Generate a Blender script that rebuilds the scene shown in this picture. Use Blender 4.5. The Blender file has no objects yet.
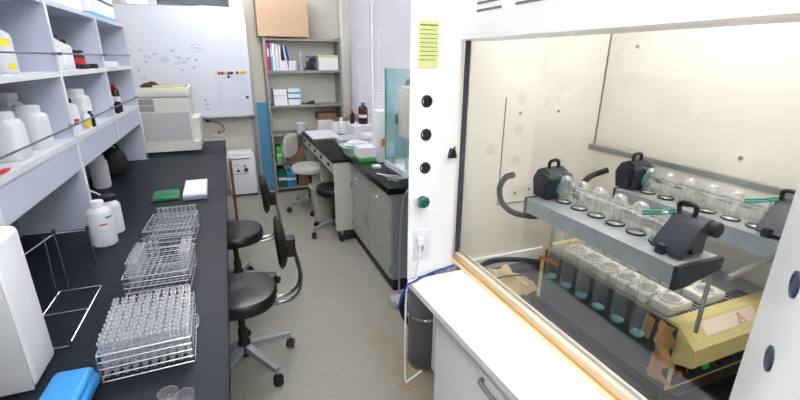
import bpy, bmesh, math, random
from mathutils import Vector, Matrix
random.seed(7)
S = bpy.context.scene
COL = S.collection
PI = math.pi

# ------------------------------------------------------------------ materials
def lin(c):
    return c/12.92 if c <= .04045 else ((c+.055)/1.055)**2.4
def rgb(r, g, b):
    return (lin(r/255), lin(g/255), lin(b/255), 1)
def mat(name, col, rough=.5, metal=0., noise=0., nscale=20., bump=0., bscale=60., spec=.5, coat=0., col2=None, stretch=None):
    m = bpy.data.materials.new(name); m.use_nodes = True
    nt = m.node_tree; b = nt.nodes['Principled BSDF']
    b.inputs['Base Color'].default_value = col
    b.inputs['Roughness'].default_value = rough
    b.inputs['Metallic'].default_value = metal
    b.inputs['Specular IOR Level'].default_value = spec
    b.inputs['Coat Weight'].default_value = coat
    if noise or bump or col2:
        tc = nt.nodes.new('ShaderNodeTexCoord'); mp = nt.nodes.new('ShaderNodeMapping')
        nt.links.new(tc.outputs['Object'], mp.inputs['Vector'])
        if stretch: mp.inputs['Scale'].default_value = stretch
    if noise or col2:
        n = nt.nodes.new('ShaderNodeTexNoise'); n.inputs['Scale'].default_value = nscale; n.inputs['Detail'].default_value = 5
        nt.links.new(mp.outputs['Vector'], n.inputs['Vector'])
        r = nt.nodes.new('ShaderNodeValToRGB')
        r.color_ramp.elements[0].position = .35; r.color_ramp.elements[1].position = .68
        c2 = col2 or tuple(min(1, c*(1+noise)) for c in col[:3])+(1,)
        c1 = col if col2 else tuple(c*(1-noise) for c in col[:3])+(1,)
        r.color_ramp.elements[0].color = c1; r.color_ramp.elements[1].color = c2
        nt.links.new(n.outputs['Fac'], r.inputs['Fac']); nt.links.new(r.outputs['Color'], b.inputs['Base Color'])
    if bump:
        n2 = nt.nodes.new('ShaderNodeTexNoise'); n2.inputs['Scale'].default_value = bscale
        nt.links.new(mp.outputs['Vector'], n2.inputs['Vector'])
        bp = nt.nodes.new('ShaderNodeBump'); bp.inputs['Strength'].default_value = bump; bp.inputs['Distance'].default_value = .002
        nt.links.new(n2.outputs['Fac'], bp.inputs['Height']); nt.links.new(bp.outputs['Normal'], b.inputs['Normal'])
    return m
def thin_glass(name, tint=(1, 1, 1, 1), low=.04, high=.6, power=3., rough=.02, gcol=(1, 1, 1, 1), haze=0):
    m = bpy.data.materials.new(name); m.use_nodes = True
    nt = m.node_tree; nt.nodes.clear()
    out = nt.nodes.new('ShaderNodeOutputMaterial'); mx = nt.nodes.new('ShaderNodeMixShader')
    t = nt.nodes.new('ShaderNodeBsdfTransparent'); g = nt.nodes.new('ShaderNodeBsdfGlossy')
    t.inputs['Color'].default_value = tint; g.inputs['Color'].default_value = gcol; g.inputs['Roughness'].default_value = rough
    lw = nt.nodes.new('ShaderNodeLayerWeight'); lw.inputs['Blend'].default_value = .5
    p = nt.nodes.new('ShaderNodeMath'); p.operation = 'POWER'; p.inputs[1].default_value = power
    mr = nt.nodes.new('ShaderNodeMapRange'); mr.inputs['To Min'].default_value = low; mr.inputs['To Max'].default_value = high
    nt.links.new(lw.outputs['Facing'], p.inputs[0]); nt.links.new(p.outputs[0], mr.inputs['Value'])
    nt.links.new(mr.outputs['Result'], mx.inputs['Fac'])
    nt.links.new(t.outputs[0], mx.inputs[1]); nt.links.new(g.outputs[0], mx.inputs[2]); nt.links.new(mx.outputs[0], out.inputs['Surface'])
    if haze:
        d = nt.nodes.new('ShaderNodeBsdfDiffuse'); d.inputs['Color'].default_value = gcol; m3 = nt.nodes.new('ShaderNodeMixShader'); m3.inputs['Fac'].default_value = haze
        nt.links.new(mx.outputs[0], m3.inputs[1]); nt.links.new(d.outputs[0], m3.inputs[2]); nt.links.new(m3.outputs[0], out.inputs['Surface'])
    return m
def emit(name, col, s):
    m = bpy.data.materials.new(name); m.use_nodes = True
    b = m.node_tree.nodes['Principled BSDF']; b.inputs['Base Color'].default_value = col
    b.inputs['Emission Color'].default_value = col; b.inputs['Emission Strength'].default_value = s
    return m
def translucent(name, col, w=.35):
    m = mat(name, col, .5); nt = m.node_tree; b = nt.nodes['Principled BSDF']
    t = nt.nodes.new('ShaderNodeBsdfTranslucent'); t.inputs['Color'].default_value = col
    mx = nt.nodes.new('ShaderNodeMixShader'); mx.inputs['Fac'].default_value = w
    out = nt.nodes['Material Output']
    nt.links.new(b.outputs[0], mx.inputs[1]); nt.links.new(t.outputs[0], mx.inputs[2]); nt.links.new(mx.outputs[0], out.inputs['Surface'])
    return m

M = {}
M['white'] = mat('white_enamel', rgb(238, 239, 244), .35)
M['hoodwhite'] = mat('hood_white_enamel', rgb(248, 248, 250), .3, noise=.01, nscale=4)
M['ledge'] = mat('ledge_white', rgb(244, 244, 246), .35)
M['liner'] = mat('hood_liner_board', rgb(226, 221, 211), .45, col2=rgb(233, 229, 222), nscale=2.)
M['liner_grey'] = mat('screw_and_shadow_grey', rgb(150, 152, 150), .4, .4)
M['seam'] = mat('seam_grey', rgb(105, 108, 110), .6)
M['bench'] = mat('black_resin_top', rgb(11, 19, 30), .5, noise=.1, nscale=5, bump=.03, bscale=40, spec=.24)
M['bench2'] = mat('black_resin_satin', rgb(10, 13, 18), .25, noise=.1, nscale=9, spec=.28)
M['shelf'] = mat('lavender_grey_laminate', rgb(190, 197, 214), .5, noise=.02, nscale=5)
M['shelf_edge'] = mat('pale_edge_band', rgb(222, 222, 228), .45)
M['shelf_back'] = mat('shelf_back_board', rgb(128, 134, 148), .6)
M['steel'] = mat('brushed_steel', rgb(170, 174, 178), .3, 1., noise=.06, nscale=30)
M['rail'] = mat('dull_steel', rgb(178, 184, 190), .42, .55, noise=.12, nscale=14)
M['rod'] = mat('grey_rod', rgb(105, 112, 124), .4, .6)
M['chrome'] = mat('chrome', rgb(205, 208, 212), .16, 1.)
M['wire'] = mat('bright_wire', rgb(205, 210, 216), .25, .9)
M['floor'] = None
M['wall'] = mat('beige_wall_paint', rgb(205, 200, 186), .8, noise=.015, nscale=3)
M['wallw'] = mat('cream_wall_paint', rgb(214, 211, 203), .8, noise=.015, nscale=3)
M['ceil'] = mat('ceiling_board', rgb(232, 232, 228), .9)
M['wb'] = mat('whiteboard_enamel', rgb(214, 218, 228), .28, noise=.01, nscale=2)
M['alu'] = mat('anodised_frame', rgb(190, 192, 198), .35, .6)
M['black'] = mat('black_plastic', rgb(22, 23, 26), .45)
M['navyblack'] = mat('dark_navy_plastic', rgb(34, 40, 56), .35, noise=.1, nscale=20)
M['rubber'] = mat('black_rubber', rgb(28, 28, 30), .7)
M['vinyl'] = mat('dark_brown_vinyl', rgb(24, 17, 19), .3, noise=.08, nscale=14)
M['gvinyl'] = mat('grey_vinyl', rgb(192, 191, 186), .45)
M['bvinyl'] = mat('black_vinyl', rgb(12, 12, 15), .35)
M['gmetal'] = mat('grey_paint_metal', rgb(165, 168, 172), .4, .4)
M['cab'] = mat('grey_green_cabinet', rgb(166, 168, 160), .45, noise=.02, nscale=6)
M['cabside'] = mat('blue_grey_cabinet_side', rgb(140, 146, 152), .45)
M['desk'] = mat('cream_grey_desk', rgb(200, 199, 190), .5, noise=.02, nscale=6)
M['kick'] = mat('black_kickboard', rgb(22, 24, 24), .6)
M['unit'] = mat('grey_steel_shelf', rgb(150, 146, 140), .5, .2)
M['unit_back'] = mat('shelf_back_cream', rgb(226, 224, 212), .7)
M['card'] = mat('tan_cardboard', rgb(186, 158, 130), .8, noise=.03, nscale=6)
M['dbrown'] = mat('dark_brown_cloth', rgb(70, 44, 30), .9)
M['brown'] = mat('brown_cardboard', rgb(140, 104, 72), .8, noise=.05, nscale=10)
M['blue_panel'] = mat('blue_board', rgb(70, 132, 168), .6, noise=.05, nscale=5)
M['machine'] = mat('machine_cream', rgb(222, 221, 212), .45)
M['machine2'] = mat('machine_grey', rgb(190, 192, 190), .45)
M['vent'] = mat('vent_dark', rgb(110, 110, 112), .6)
M['paper'] = mat('paper', rgb(236, 236, 238), .8)
M['yellow'] = mat('yellow_note', rgb(206, 208, 138), .7)
M['ink'] = mat('ink_grey', rgb(120, 124, 138), .8)
M['inklight'] = mat('faded_ink', rgb(120, 124, 146), .8)
M['inkdark'] = mat('dark_ink', rgb(50, 52, 40), .8)
M['red'] = mat('red_plastic', rgb(196, 30, 50), .4)
M['blue'] = mat('blue_plastic', rgb(30, 80, 170), .4)
M['skyblue'] = mat('sky_blue_plastic', rgb(48, 140, 205), .35)
M['lightblue'] = mat('light_blue_print', rgb(90, 170, 220), .5)
M['navy'] = mat('navy_print', rgb(28, 36, 92), .5)
M['green'] = mat('green_plastic', rgb(12, 130, 72), .4)
M['lgreen'] = mat('light_green_print', rgb(70, 180, 80), .5)
M['teal'] = mat('teal_plastic', rgb(20, 150, 140), .35)
M['dteal'] = mat('dark_teal_plastic', rgb(16, 92, 84), .4)
M['yel'] = mat('yellow_plastic', rgb(232, 205, 30), .5)
M['orange'] = mat('orange_tape', rgb(232, 120, 50), .5)
M['ochre'] = mat('ochre_wood_strip', rgb(205, 145, 62), .5, noise=.06, nscale=10, stretch=(1, .1, 1))
M['cream'] = mat('cream_frame', rgb(240, 226, 200), .4)
M['bluegrey'] = mat('blue_grey_track', rgb(150, 156, 180), .4)
M['darkrail'] = mat('dark_blue_gasket', rgb(52, 62, 84), .5)
M['beige'] = mat('beige_enamel', rgb(214, 198, 138), .45, noise=.03, nscale=6)
M['beige_side'] = mat('beige_strip', rgb(222, 205, 150), .5)
M['darkplate'] = mat('charcoal_plate', rgb(74, 80, 90), .35, noise=.18, nscale=10)
M['ceramic'] = mat('white_ceramic', rgb(226, 224, 218), .6)
M['ceramic_in'] = mat('ceramic_bore', rgb(150, 152, 160), .7)
M['topplate'] = mat('grey_top_plate', rgb(150, 154, 160), .45, noise=.1, nscale=14)
M['label'] = mat('pink_white_label', rgb(232, 214, 200), .6)
M['rust'] = mat('rusty_paper', rgb(190, 146, 96), .85, noise=.2, nscale=25)
M['cloth'] = mat('brown_crumpled_paper', rgb(206, 178, 130), .9, noise=.12, nscale=12)
M['cyl'] = mat('grey_cylinder_paint', rgb(112, 118, 128), .4, .1, noise=.05, nscale=6)
M['wood'] = mat('red_brown_wood', rgb(130, 68, 44), .5, noise=.15, nscale=14)
M['amber'] = mat('amber_glass', rgb(62, 26, 14), .12, coat=.5)
M['hdpe'] = translucent('milky_plastic', rgb(243, 246, 250), .35)
M['hdpe2'] = translucent('milky_lid', rgb(238, 240, 244), .2)
M['blind'] = translucent('blind_slat', rgb(238, 234, 238), .35)
M['bin'] = mat('grey_green_bin', rgb(176, 180, 166), .6)
M['tube'] = thin_glass('test_tube_glass', (.97, .98, .99, 1), .10, .95, 1.3, .22, haze=.13)
M['flask'] = thin_glass('digestion_glass', (.98, .99, .99, 1), .10, .9, 1.8, .12, haze=.07)
M['pane'] = thin_glass('sash_glass', (.95, .96, .95, 1), .035, .5, 4., .03)
M['winpane'] = thin_glass('window_glass', (.75, .78, .8, 1), .04, .5, 4., .02)
M['tealglass'] = thin_glass('teal_acrylic', (.84, .95, .96, 1), .14, .6, 2.5, .2, (.75, .93, .95, 1), haze=.14)
M['flask2'] = thin_glass('clear_tube_glass', (.98, .99, .99, 1), .07, .95, 2.2, .10, haze=.02)
M['liquid'] = thin_glass('blue_tint_liquid', (.70, .94, .98, 1), .22, .9, 1.0, .2, (.45, .92, 1, 1), haze=.22)
M['lamp'] = emit('lamp_diffuser', (.97, .98, 1, 1), 20.)
M['hoodlamp'] = emit('hood_lamp_diffuser', (1, .98, .95, 1), 4.2)
M['led'] = emit('green_lamp', rgb(10, 150, 70), .12)
M['ledr'] = emit('orange_lamp', rgb(170, 60, 20), .08)
M['window_frame'] = mat('window_frame_white', rgb(225, 226, 232), .4)
M['win_dark'] = mat('window_screen_grey', rgb(176, 172, 166), .7, noise=.2, nscale=4, stretch=(1, 1, 6))

def floor_mat():
    m = bpy.data.materials.new('vinyl_floor'); m.use_nodes = True; nt = m.node_tree; b = nt.nodes['Principled BSDF']
    tc = nt.nodes.new('ShaderNodeTexCoord')
    n1 = nt.nodes.new('ShaderNodeTexNoise'); n1.inputs['Scale'].default_value = 55; n1.inputs['Detail'].default_value = 8
    n2 = nt.nodes.new('ShaderNodeTexNoise'); n2.inputs['Scale'].default_value = 2.2; n2.inputs['Detail'].default_value = 4
    r1 = nt.nodes.new('ShaderNodeValToRGB'); r1.color_ramp.elements[0].position = .38; r1.color_ramp.elements[1].position = .6
    r1.color_ramp.elements[0].color = rgb(153, 149, 139); r1.color_ramp.elements[1].color = rgb(162, 158, 147)
    r2 = nt.nodes.new('ShaderNodeValToRGB'); r2.color_ramp.elements[0].color = (.88, .88, .88, 1); r2.color_ramp.elements[1].color = (1, 1, 1, 1)
    mx = nt.nodes.new('ShaderNodeMixRGB'); mx.blend_type = 'MULTIPLY'; mx.inputs['Fac'].default_value = 1
    for n in (n1, n2): nt.links.new(tc.outputs['Object'], n.inputs['Vector'])
    nt.links.new(n1.outputs['Fac'], r1.inputs['Fac']); nt.links.new(n2.outputs['Fac'], r2.inputs['Fac'])
    nt.links.new(r1.outputs['Color'], mx.inputs['Color1']); nt.links.new(r2.outputs['Color'], mx.inputs['Color2'])
    # brown stains on the floor beside the hood cabinet
    mp = nt.nodes.new('ShaderNodeMapping'); mp.inputs['Location'].default_value = (-.74*4.2, -1.75*1.0, 0); mp.inputs['Scale'].default_value = (4.2, 1.0, 0)
    g = nt.nodes.new('ShaderNodeTexGradient'); g.gradient_type = 'SPHERICAL'
    n3 = nt.nodes.new('ShaderNodeTexNoise'); n3.inputs['Scale'].default_value = 9; n3.inputs['Detail'].default_value = 8
    nt.links.new(tc.outputs['Object'], mp.inputs['Vector']); nt.links.new(mp.outputs['Vector'], g.inputs['Vector']); nt.links.new(tc.outputs['Object'], n3.inputs['Vector'])
    mu = nt.nodes.new('ShaderNodeMath'); mu.operation = 'MULTIPLY'
    r3 = nt.nodes.new('ShaderNodeValToRGB'); r3.color_ramp.elements[0].position = .16; r3.color_ramp.elements[1].position = .46
    nt.links.new(g.outputs['Fac'], mu.inputs[0]); nt.links.new(n3.outputs['Fac'], mu.inputs[1]); nt.links.new(mu.outputs[0], r3.inputs['Fac'])
    m2 = nt.nodes.new('ShaderNodeMixRGB'); m2.inputs['Color2'].default_value = rgb(150, 118, 62)
    s = nt.nodes.new('ShaderNodeMath'); s.operation = 'MULTIPLY'; s.inputs[1].default_value = .55
    nt.links.new(r3.outputs['Color'], s.inputs[0]); nt.links.new(s.outputs[0], m2.inputs['Fac'])
    nt.links.new(mx.outputs['Color'], m2.inputs['Color1']); nt.links.new(m2.outputs['Color'], b.inputs['Base Color'])
    b.inputs['Roughness'].default_value = .5
    return m
M['floor'] = floor_mat()

# ------------------------------------------------------------------ mesh helpers
class MB:
    def __init__(s): s.bm = bmesh.new(); s.mats = []
    def _mi(s, m):
        if m is None: return 0
        if m not in s.mats: s.mats.append(m)
        return s.mats.index(m)
    def box(s, x0, x1, y0, y1, z0, z1, m=None, rot=None, bev=0, seg=2):
        """rot = (angle_deg, axis, pivot)"""
        if x0 > x1: x0, x1 = x1, x0
        if y0 > y1: y0, y1 = y1, y0
        if z0 > z1: z0, z1 = z1, z0
        r = bmesh.ops.create_cube(s.bm, size=1)
        vs = r['verts']
        for v in vs:
            v.co = Vector(((x0+x1)/2+v.co.x*(x1-x0), (y0+y1)/2+v.co.y*(y1-y0), (z0+z1)/2+v.co.z*(z1-z0)))
        fs = list({f for v in vs for f in v.link_faces})
        if bev:
            es = list({e for v in vs for e in v.link_edges})
            rb = bmesh.ops.bevel(s.bm, geom=es, offset=bev, segments=seg, affect='EDGES', profile=.5)
            fs = list({f for f in rb['faces']} | {f for f in fs if f.is_valid})
            vs = list({v for f in fs for v in f.verts})
            fs = list({f for v in vs for f in v.link_faces})
            for f in fs: f.smooth = True
        if rot:
            a, ax, pv = rot; R = Matrix.Rotation(math.radians(a), 3, ax); pv = Vector(pv)
            for v in vs: v.co = R @ (v.co-pv)+pv
        i = s._mi(m)
        for f in fs: f.material_index = i
        return vs
    def ring_surface(s, rings, m=None, closed=True, cap0=True, cap1=True, smooth=True):
        i = s._mi(m); L = []
        for r in rings: L.append([s.bm.verts.new(p) for p in r])
        n = len(L[0])
        for a, b in zip(L, L[1:]):
            for k in range(n if closed else n-1):
                f = s.bm.faces.new((a[k], a[(k+1) % n], b[(k+1) % n], b[k])); f.material_index = i; f.smooth = smooth
        if cap0: f = s.bm.faces.new(L[0][::-1]); f.material_index = i
        if cap1: f = s.bm.faces.new(L[-1]); f.material_index = i
    def lathe(s, c, prof, m=None, n=20, axis='Z', cap0=True, cap1=True):
        """prof list of (r, h)"""
        rings = []
        for r, h in prof:
            ring = []
            for k in range(n):
                a = 2*PI*k/n; u, v = r*math.cos(a), r*math.sin(a)
                if axis == 'Z': p = (c[0]+u, c[1]+v, c[2]+h)
                elif axis == 'X': p = (c[0]+h, c[1]+u, c[2]+v)
                else: p = (c[0]+v, c[1]+h, c[2]+u)
                ring.append(p)
            rings.append(ring)
        s.ring_surface(rings, m, cap0=cap0, cap1=cap1)
    def tube(s, pts, r, m=None, n=8, cap=True):
        pts = [Vector(p) for p in pts]; rings = []
        up = Vector((0, 0, 1)); prev = None
        for i, p in enumerate(pts):
            d = (pts[min(i+1, len(pts)-1)]-pts[max(i-1, 0)]).normalized()
            if prev is None:
                a = d.cross(up)
                if a.length < .01: a = d.cross(Vector((1, 0, 0)))
            else:
                a = prev-d*prev.dot(d)
            a.normalize(); prev = a; b = d.cross(a)
            rr = r[i] if isinstance(r, (list, tuple)) else r
            rings.append([p+a*rr*math.cos(2*PI*k/n)+b*rr*math.sin(2*PI*k/n) for k in range(n)])
        s.ring_surface(rings, m, cap0=cap, cap1=cap)
    def prism(s, poly, z0, z1, m=None, axis='Z'):
        def P(u, v, h):
            return {'Z': (u, v, h), 'Y': (u, h, v), 'X': (h, u, v)}[axis]
        s.ring_surface([[P(u, v, z0) for u, v in poly], [P(u, v, z1) for u, v in poly]], m, smooth=False)
    def build(s, name, m, parent=None, loc=None):
        bmesh.ops.recalc_face_normals(s.bm, faces=s.bm.faces)
        me = bpy.data.meshes.new(name); s.bm.to_mesh(me); s.bm.free()
        # sharp edges stay crisp under smooth faces
        ml = s.mats if s.mats else [m]
        for q in ml: me.materials.append(M[q] if isinstance(q, str) else q)
        try: me.set_sharp_from_angle(angle=math.radians(40))
        except Exception: pass
        o = bpy.data.objects.new(name, me); COL.objects.link(o)
        if loc is not None: o.location = loc
        if parent: o.parent = parent; 
        return o
def curve_pts(ctrl, n=10):
    """Catmull-Rom through control points"""
    c = [Vector(p) for p in ctrl]; c = [c[0]*2-c[1]]+c+[c[-1]*2-c[-2]]; out = []
    for i in range(1, len(c)-2):
        for k in range(n):
            t = k/n; p0, p1, p2, p3 = c[i-1:i+3]
            out.append(.5*((2*p1)+(-p0+p2)*t+(2*p0-5*p1+4*p2-p3)*t*t+(-p0+3*p1-3*p2+p3)*t**3))
    out.append(c[-2]); return out
def tag(o, label, cat, group=None, kind=None):
    o['label'] = label; o['category'] = cat
    if group: o['group'] = group
    if kind: o['kind'] = kind
    return o
def thing(name, label, cat, loc=(0, 0, 0), rz=0, group=None):
    o = bpy.data.objects.new(name, None); COL.objects.link(o); o.empty_display_size = .05
    o.location = loc; o.rotation_euler = (0, 0, rz); return tag(o, label, cat, group)
def struct(o): o['kind'] = 'structure'; return o
def box_obj(name, m, parent, *a, **k):
    b = MB(); b.box(*a, **k); return b.build(name, m, parent)
def copy_tree(o, parent=None):
    kids = [c for c in bpy.data.objects if c.parent == o]
    c = o.copy(); COL.objects.link(c); c.parent = parent
    for k in kids: copy_tree(k, c)
    return c
def one(o, label, cat, group=None): return tag(o, label, cat, group)

# ------------------------------------------------------------------ camera
H = 1.62
F, YAW, PITCH, ROLL = 419.44, .3805, .32291, .00745
cy, sy, cp, sp = math.cos(YAW), math.sin(YAW), math.cos(PITCH), math.sin(PITCH)
f_ = Vector((sy*cp, cy*cp, -sp)); r_ = Vector((cy, -sy, 0)); u_ = r_.cross(f_)
r2 = r_*math.cos(ROLL)+u_*math.sin(ROLL); u2 = r2.cross(f_)
cd = bpy.data.cameras.new('camera'); cam = bpy.data.objects.new('camera', cd); COL.objects.link(cam)
mw = Matrix((r2, u2, -f_)).transposed().to_4x4(); mw.translation = (0, 0, H); cam.matrix_world = mw
cd.sensor_width = 36; cd.lens = F*36/800; cd.clip_start = .02
S.camera = cam

# ------------------------------------------------------------------ room
struct(box_obj('floor', 'floor', None, -1.25, 1.95, -1.6, 5.8, -.05, 0))
struct(box_obj('ceiling', 'ceil', None, -1.25, 1.95, -1.6, 5.8, 2.75, 2.8))
struct(box_obj('wall_left', 'wallw', None, -1.15, -1.05, -1.6, 5.8, 0, 2.75))
struct(box_obj('wall_front', 'white', None, -1.05, 1.75, -1.6, -1.5, 0, 2.75))
BW = 5.64
b = MB()   # back wall with an opening for the high window
b.box(-1.05, 1.85, BW, BW+.1, 0, 2.14); b.box(-1.05, -.95, BW, BW+.1, 2.14, 2.75); b.box(.26, 1.85, BW, BW+.1, 2.14, 2.75); b.box(-.95, .26, BW, BW+.1, 2.66, 2.75)
struct(b.build('wall_back', 'wall'))
b = MB()   # right wall: window opening
b.box(1.75, 1.85, -1.6, 2.0, 0, 2.75); b.box(1.55, 1.85, 2.0, 3.0, 0, 2.75); b.box(1.55, 1.85, 3.0, BW, 0, .92)
b.box(1.55, 1.85, 3.0, BW, 2.5, 2.75); b.box(1.55, 1.85, 5.56, BW, .92, 2.5)
struct(b.build('wall_right', 'wallw'))
# high window above the whiteboard
b = MB()
for x0, x1 in ((-.95, -.90), (-.70, -.62), (.12, .26)): b.box(x0, x1, BW-.01, BW+.06, 2.14, 2.66)
b.box(-.95, .26, BW-.01, BW+.06, 2.14, 2.165); b.box(-.95, .26, BW-.01, BW+.06, 2.62, 2.66)
w1 = struct(b.build('window_1', 'window_frame'))
box_obj('window_pane', 'winpane', w1, -.90, .17, BW+.03, BW+.036, 2.165, 2.62)
box_obj('window_screen', 'win_dark', w1, -.65, .17, BW+.05, BW+.056, 2.165, 2.62)
# side window behind the blinds
b = MB()
for y0, y1 in ((3.0, 3.05), (4.56, 4.63), (5.51, 5.56)): b.box(1.60, 1.68, y0, y1, .92, 2.5)
b.box(1.60, 1.68, 3.05, 5.51, .92, .97); b.box(1.60, 1.68, 3.05, 5.51, 2.45, 2.5)
w2 = struct(b.build('window_2', 'window_frame'))
box_obj('window_pane', 'winpane', w2, 1.64, 1.646, 3.05, 5.51, .97, 2.45)
struct(box_obj('trim_1', 'wallw', None, 1.40, 1.435, BW-.05, BW, 0, 2.75))
def blind(y0, y1, label):
    t = thing('window_blind', label, 'blind', (1.5, (y0+y1)/2, .96), 0, 'slatted blinds on the side window')
    h = (y1-y0)/2; b = MB(); z = .03
    while z < 1.47:
        b.box(-.0195, .0195, -h, h, z-.0006, z+.0006, rot=(64, 'Y', (0, 0, z))); z += .034
    b.build('slat', 'blind', t)
    box_obj('head_rail', 'white', t, -.018, .02, -h, h, 1.475, 1.50)
    box_obj('bottom_rail', 'white', t, -.012, .012, -h, h, 0, .014)
    for q in (-.7*h, 0, .7*h):
        b = MB(); b.tube([(-.013, q, .01), (-.013, q, 1.48)], .0012, n=5); b.build('ladder_cord', 'white', t)
    b = MB(); b.tube([(-.02, -h+.05, .3), (-.02, -h+.05, 1.48)], .003, n=6); b.build('tilt_wand', 'white', t)
blind(3.1, 4.57, 'wide white slatted blind nearer the white hood column')
blind(4.61, 5.5, 'narrower white slatted blind beside the corner of the room')

# ceiling lights; the one behind the camera is added fill for the hood column
for i, (x, y) in enumerate(((0.15, .35), (0.15, 2.4), (0.15, 4.4), (0.15, -.85))):
    t = thing('ceiling_light', ['fluorescent ceiling light nearest the camera', 'fluorescent ceiling light over the middle of the aisle', 'fluorescent ceiling light near the whiteboard', 'added fill light behind the camera, shaped as a ceiling fixture'][i], 'light', (x, y, 2.75), 0, 'fluorescent ceiling lights')
    b = MB(); b.box(-.62, .62, -.16, .16, -.05, -.001); b.build('housing', 'white', t)
    for q in (-.08, .08):
        b = MB(); b.lathe((-.58, q, -.075), [(.016, 0), (.016, 1.16)], n=12, axis='X'); b.build('lamp_tube', 'lamp', t)
        b = MB(); b.box(-.60, -.575, q-.02, q+.02, -.095, -.045); b.box(.575, .60, q-.02, q+.02, -.095, -.045); b.build('socket', 'white', t)

# ------------------------------------------------------------------ left bench
BX = -.083; BZ = .80
t = thing('lab_bench', 'long black-topped laboratory bench along the left wall under the reagent shelf', 'bench', (-.55, 2, 0))
def lp(name, m, par, x0, x1, y0, y1, z0, z1, **k):   # world-coordinate box under a thing
    o = box_obj(name, m, par, x0, x1, y0, y1, z0, z1, **k)
    o.location = tuple(-v for v in par.location) if par.parent is None else (0, 0, 0)
    return o
lp('worktop', 'bench', t, -1.045, BX, -.6, 4.075, .765, BZ, bev=.003)
lp('worktop', 'bench', t, -1.045, BX, 4.08, 4.785, .765, BZ, bev=.003)
lp('base_cabinet', 'cabside', t, -1.045, -.48, -.6, 4.76, 0, .765)
for y in (.55, 2.5, 3.5, 4.74): lp('leg', 'cabside', t, -.2, -.16, y-.02, y+.02, 0, .765)

# reagent shelf
SX = -.70; SB = -1.0
t = thing('reagent_shelf', 'pale grey double-tier reagent shelf standing on the left bench', 'shelf', (-.85, 2.4, .80))
divs = [.75, 1.585, 2.42, 3.235, 4.05]
for y in divs:
    zb = .80 if y in (.75, 2.42, 4.05) else 1.105
    b = MB(); b.box(SB, SX, y-.012, y+.012, zb, 1.86, 'shelf'); b.box(SX, SX+.003, y-.013, y+.013, zb, 1.86, 'shelf_edge')
    o = b.build('divider', 'shelf', t); o.location = (.85, -2.4, -.80)
for a, c in zip(divs, divs[1:]):
    lp('shelf_board', 'shelf_edge', t, SB, SX, a+.012, c-.012, 1.535, 1.558)
    lp('shelf_board', 'shelf_edge', t, SB, SX, a+.012, c-.012, 1.232, 1.256)
    lp('top_board', 'shelf', t, SB, SX, a+.012, c-.012, 1.84, 1.862)
    lp('front_apron', 'shelf', t, SX-.02, SX-.004, a+.012, c-.012, 1.105, 1.232)
    lp('back_panel', 'shelf_back', t, SB-.008, SB, a-.012, c+.012, .80, 1.862)
    for z in (1.285+.062, 1.665):
        b = MB(); b.tube([(SX+.012, a+.02, z-.03), (SX+.012, c-.02, z-.03)], .004, n=8)
        for q in (a+.03, c-.03): b.box(SX-.006, SX+.016, q-.004, q+.004, z-.036, z-.024)
        o = b.build('guard_rail', 'rod', t); o.location = (.85, -2.4, -.80)
# black gap strip behind the last bay, bench side clamp
lp('clamp', 'black', t, SX+.004, SX+.012, 3.99, 4.005, .82, .86)

# --- bottles
def bottle(name, label, x, y, z, r, h, m, capm, cap_r=None, group=None, lab=None, shoulder=.78, neck=.45, lab2=None, square=False):
    t = thing(name, label, 'bottle', (x, y, z), random.uniform(-.2, .2), group)
    b = MB(); nr = r*neck
    prof = [(r*.9, 0), (r, r*.1), (r, h*shoulder-.25*r), (r*.93, h*shoulder), (r*.7, h*(shoulder+.05)), (nr, h*(shoulder+.09)), (nr, h*.9)]
    if square:
        def ring(rr, hh): return [(rr*math.copysign(abs(math.cos(a))**.45, math.cos(a)), rr*math.copysign(abs(math.sin(a))**.45, math.sin(a)), hh) for a in [2*PI*k/24 for k in range(24)]]
        b.ring_surface([ring(q, w) for q, w in prof])
    else: b.lathe((0, 0, 0), prof, n=24)
    b.build('body', m, t)
    cr = cap_r or nr*1.25
    b = MB(); b.lathe((0, 0, 0), [(cr, h*.875), (cr, h*.985), (cr*.9, h)], n=20); b.build('cap', capm, t)
    rr = r*1.012
    def band(z0, z1, a0, a1, mm, nm):
        b = MB(); ks = 10; A = []; B = []
        for k in range(ks+1):
            a = math.radians(a0+(a1-a0)*k/ks); A.append((rr*math.cos(a), rr*math.sin(a), z0)); B.append((rr*math.cos(a), rr*math.sin(a), z1))
        b.ring_surface([A, B], closed=False, cap0=False, cap1=False); b.build(nm, mm, t)
    if lab: band(h*lab[1], h*lab[2], lab[3], lab[4], lab[0], 'label')
    if lab2: band(h*lab2[1], h*lab2[2], lab2[3], lab2[4], lab2[0], 'sticker')
    return t
Z1, Z0 = 1.558, 1.256
# top tier, nearest visible bay
bottle('reagent_bottle', 'big white plastic bottle with a yellow sticker on the upper shelf, nearest bay', -.80, 2.13, Z1, .055, .185, 'hdpe', 'hdpe2', lab=('yel', .55, .68, -50, -15), lab2=('yel', .1, .2, -40, -10))
bottle('reagent_bottle', 'white plastic bottle cut by the left picture edge on the upper shelf', -.80, 1.98, Z1, .055, .22, 'hdpe', 'hdpe2')
bottle('reagent_bottle', 'white plastic bottle behind the yellow-stickered one on the upper shelf', -.93, 2.18, Z1, .055, .18, 'hdpe', 'hdpe2')
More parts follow.
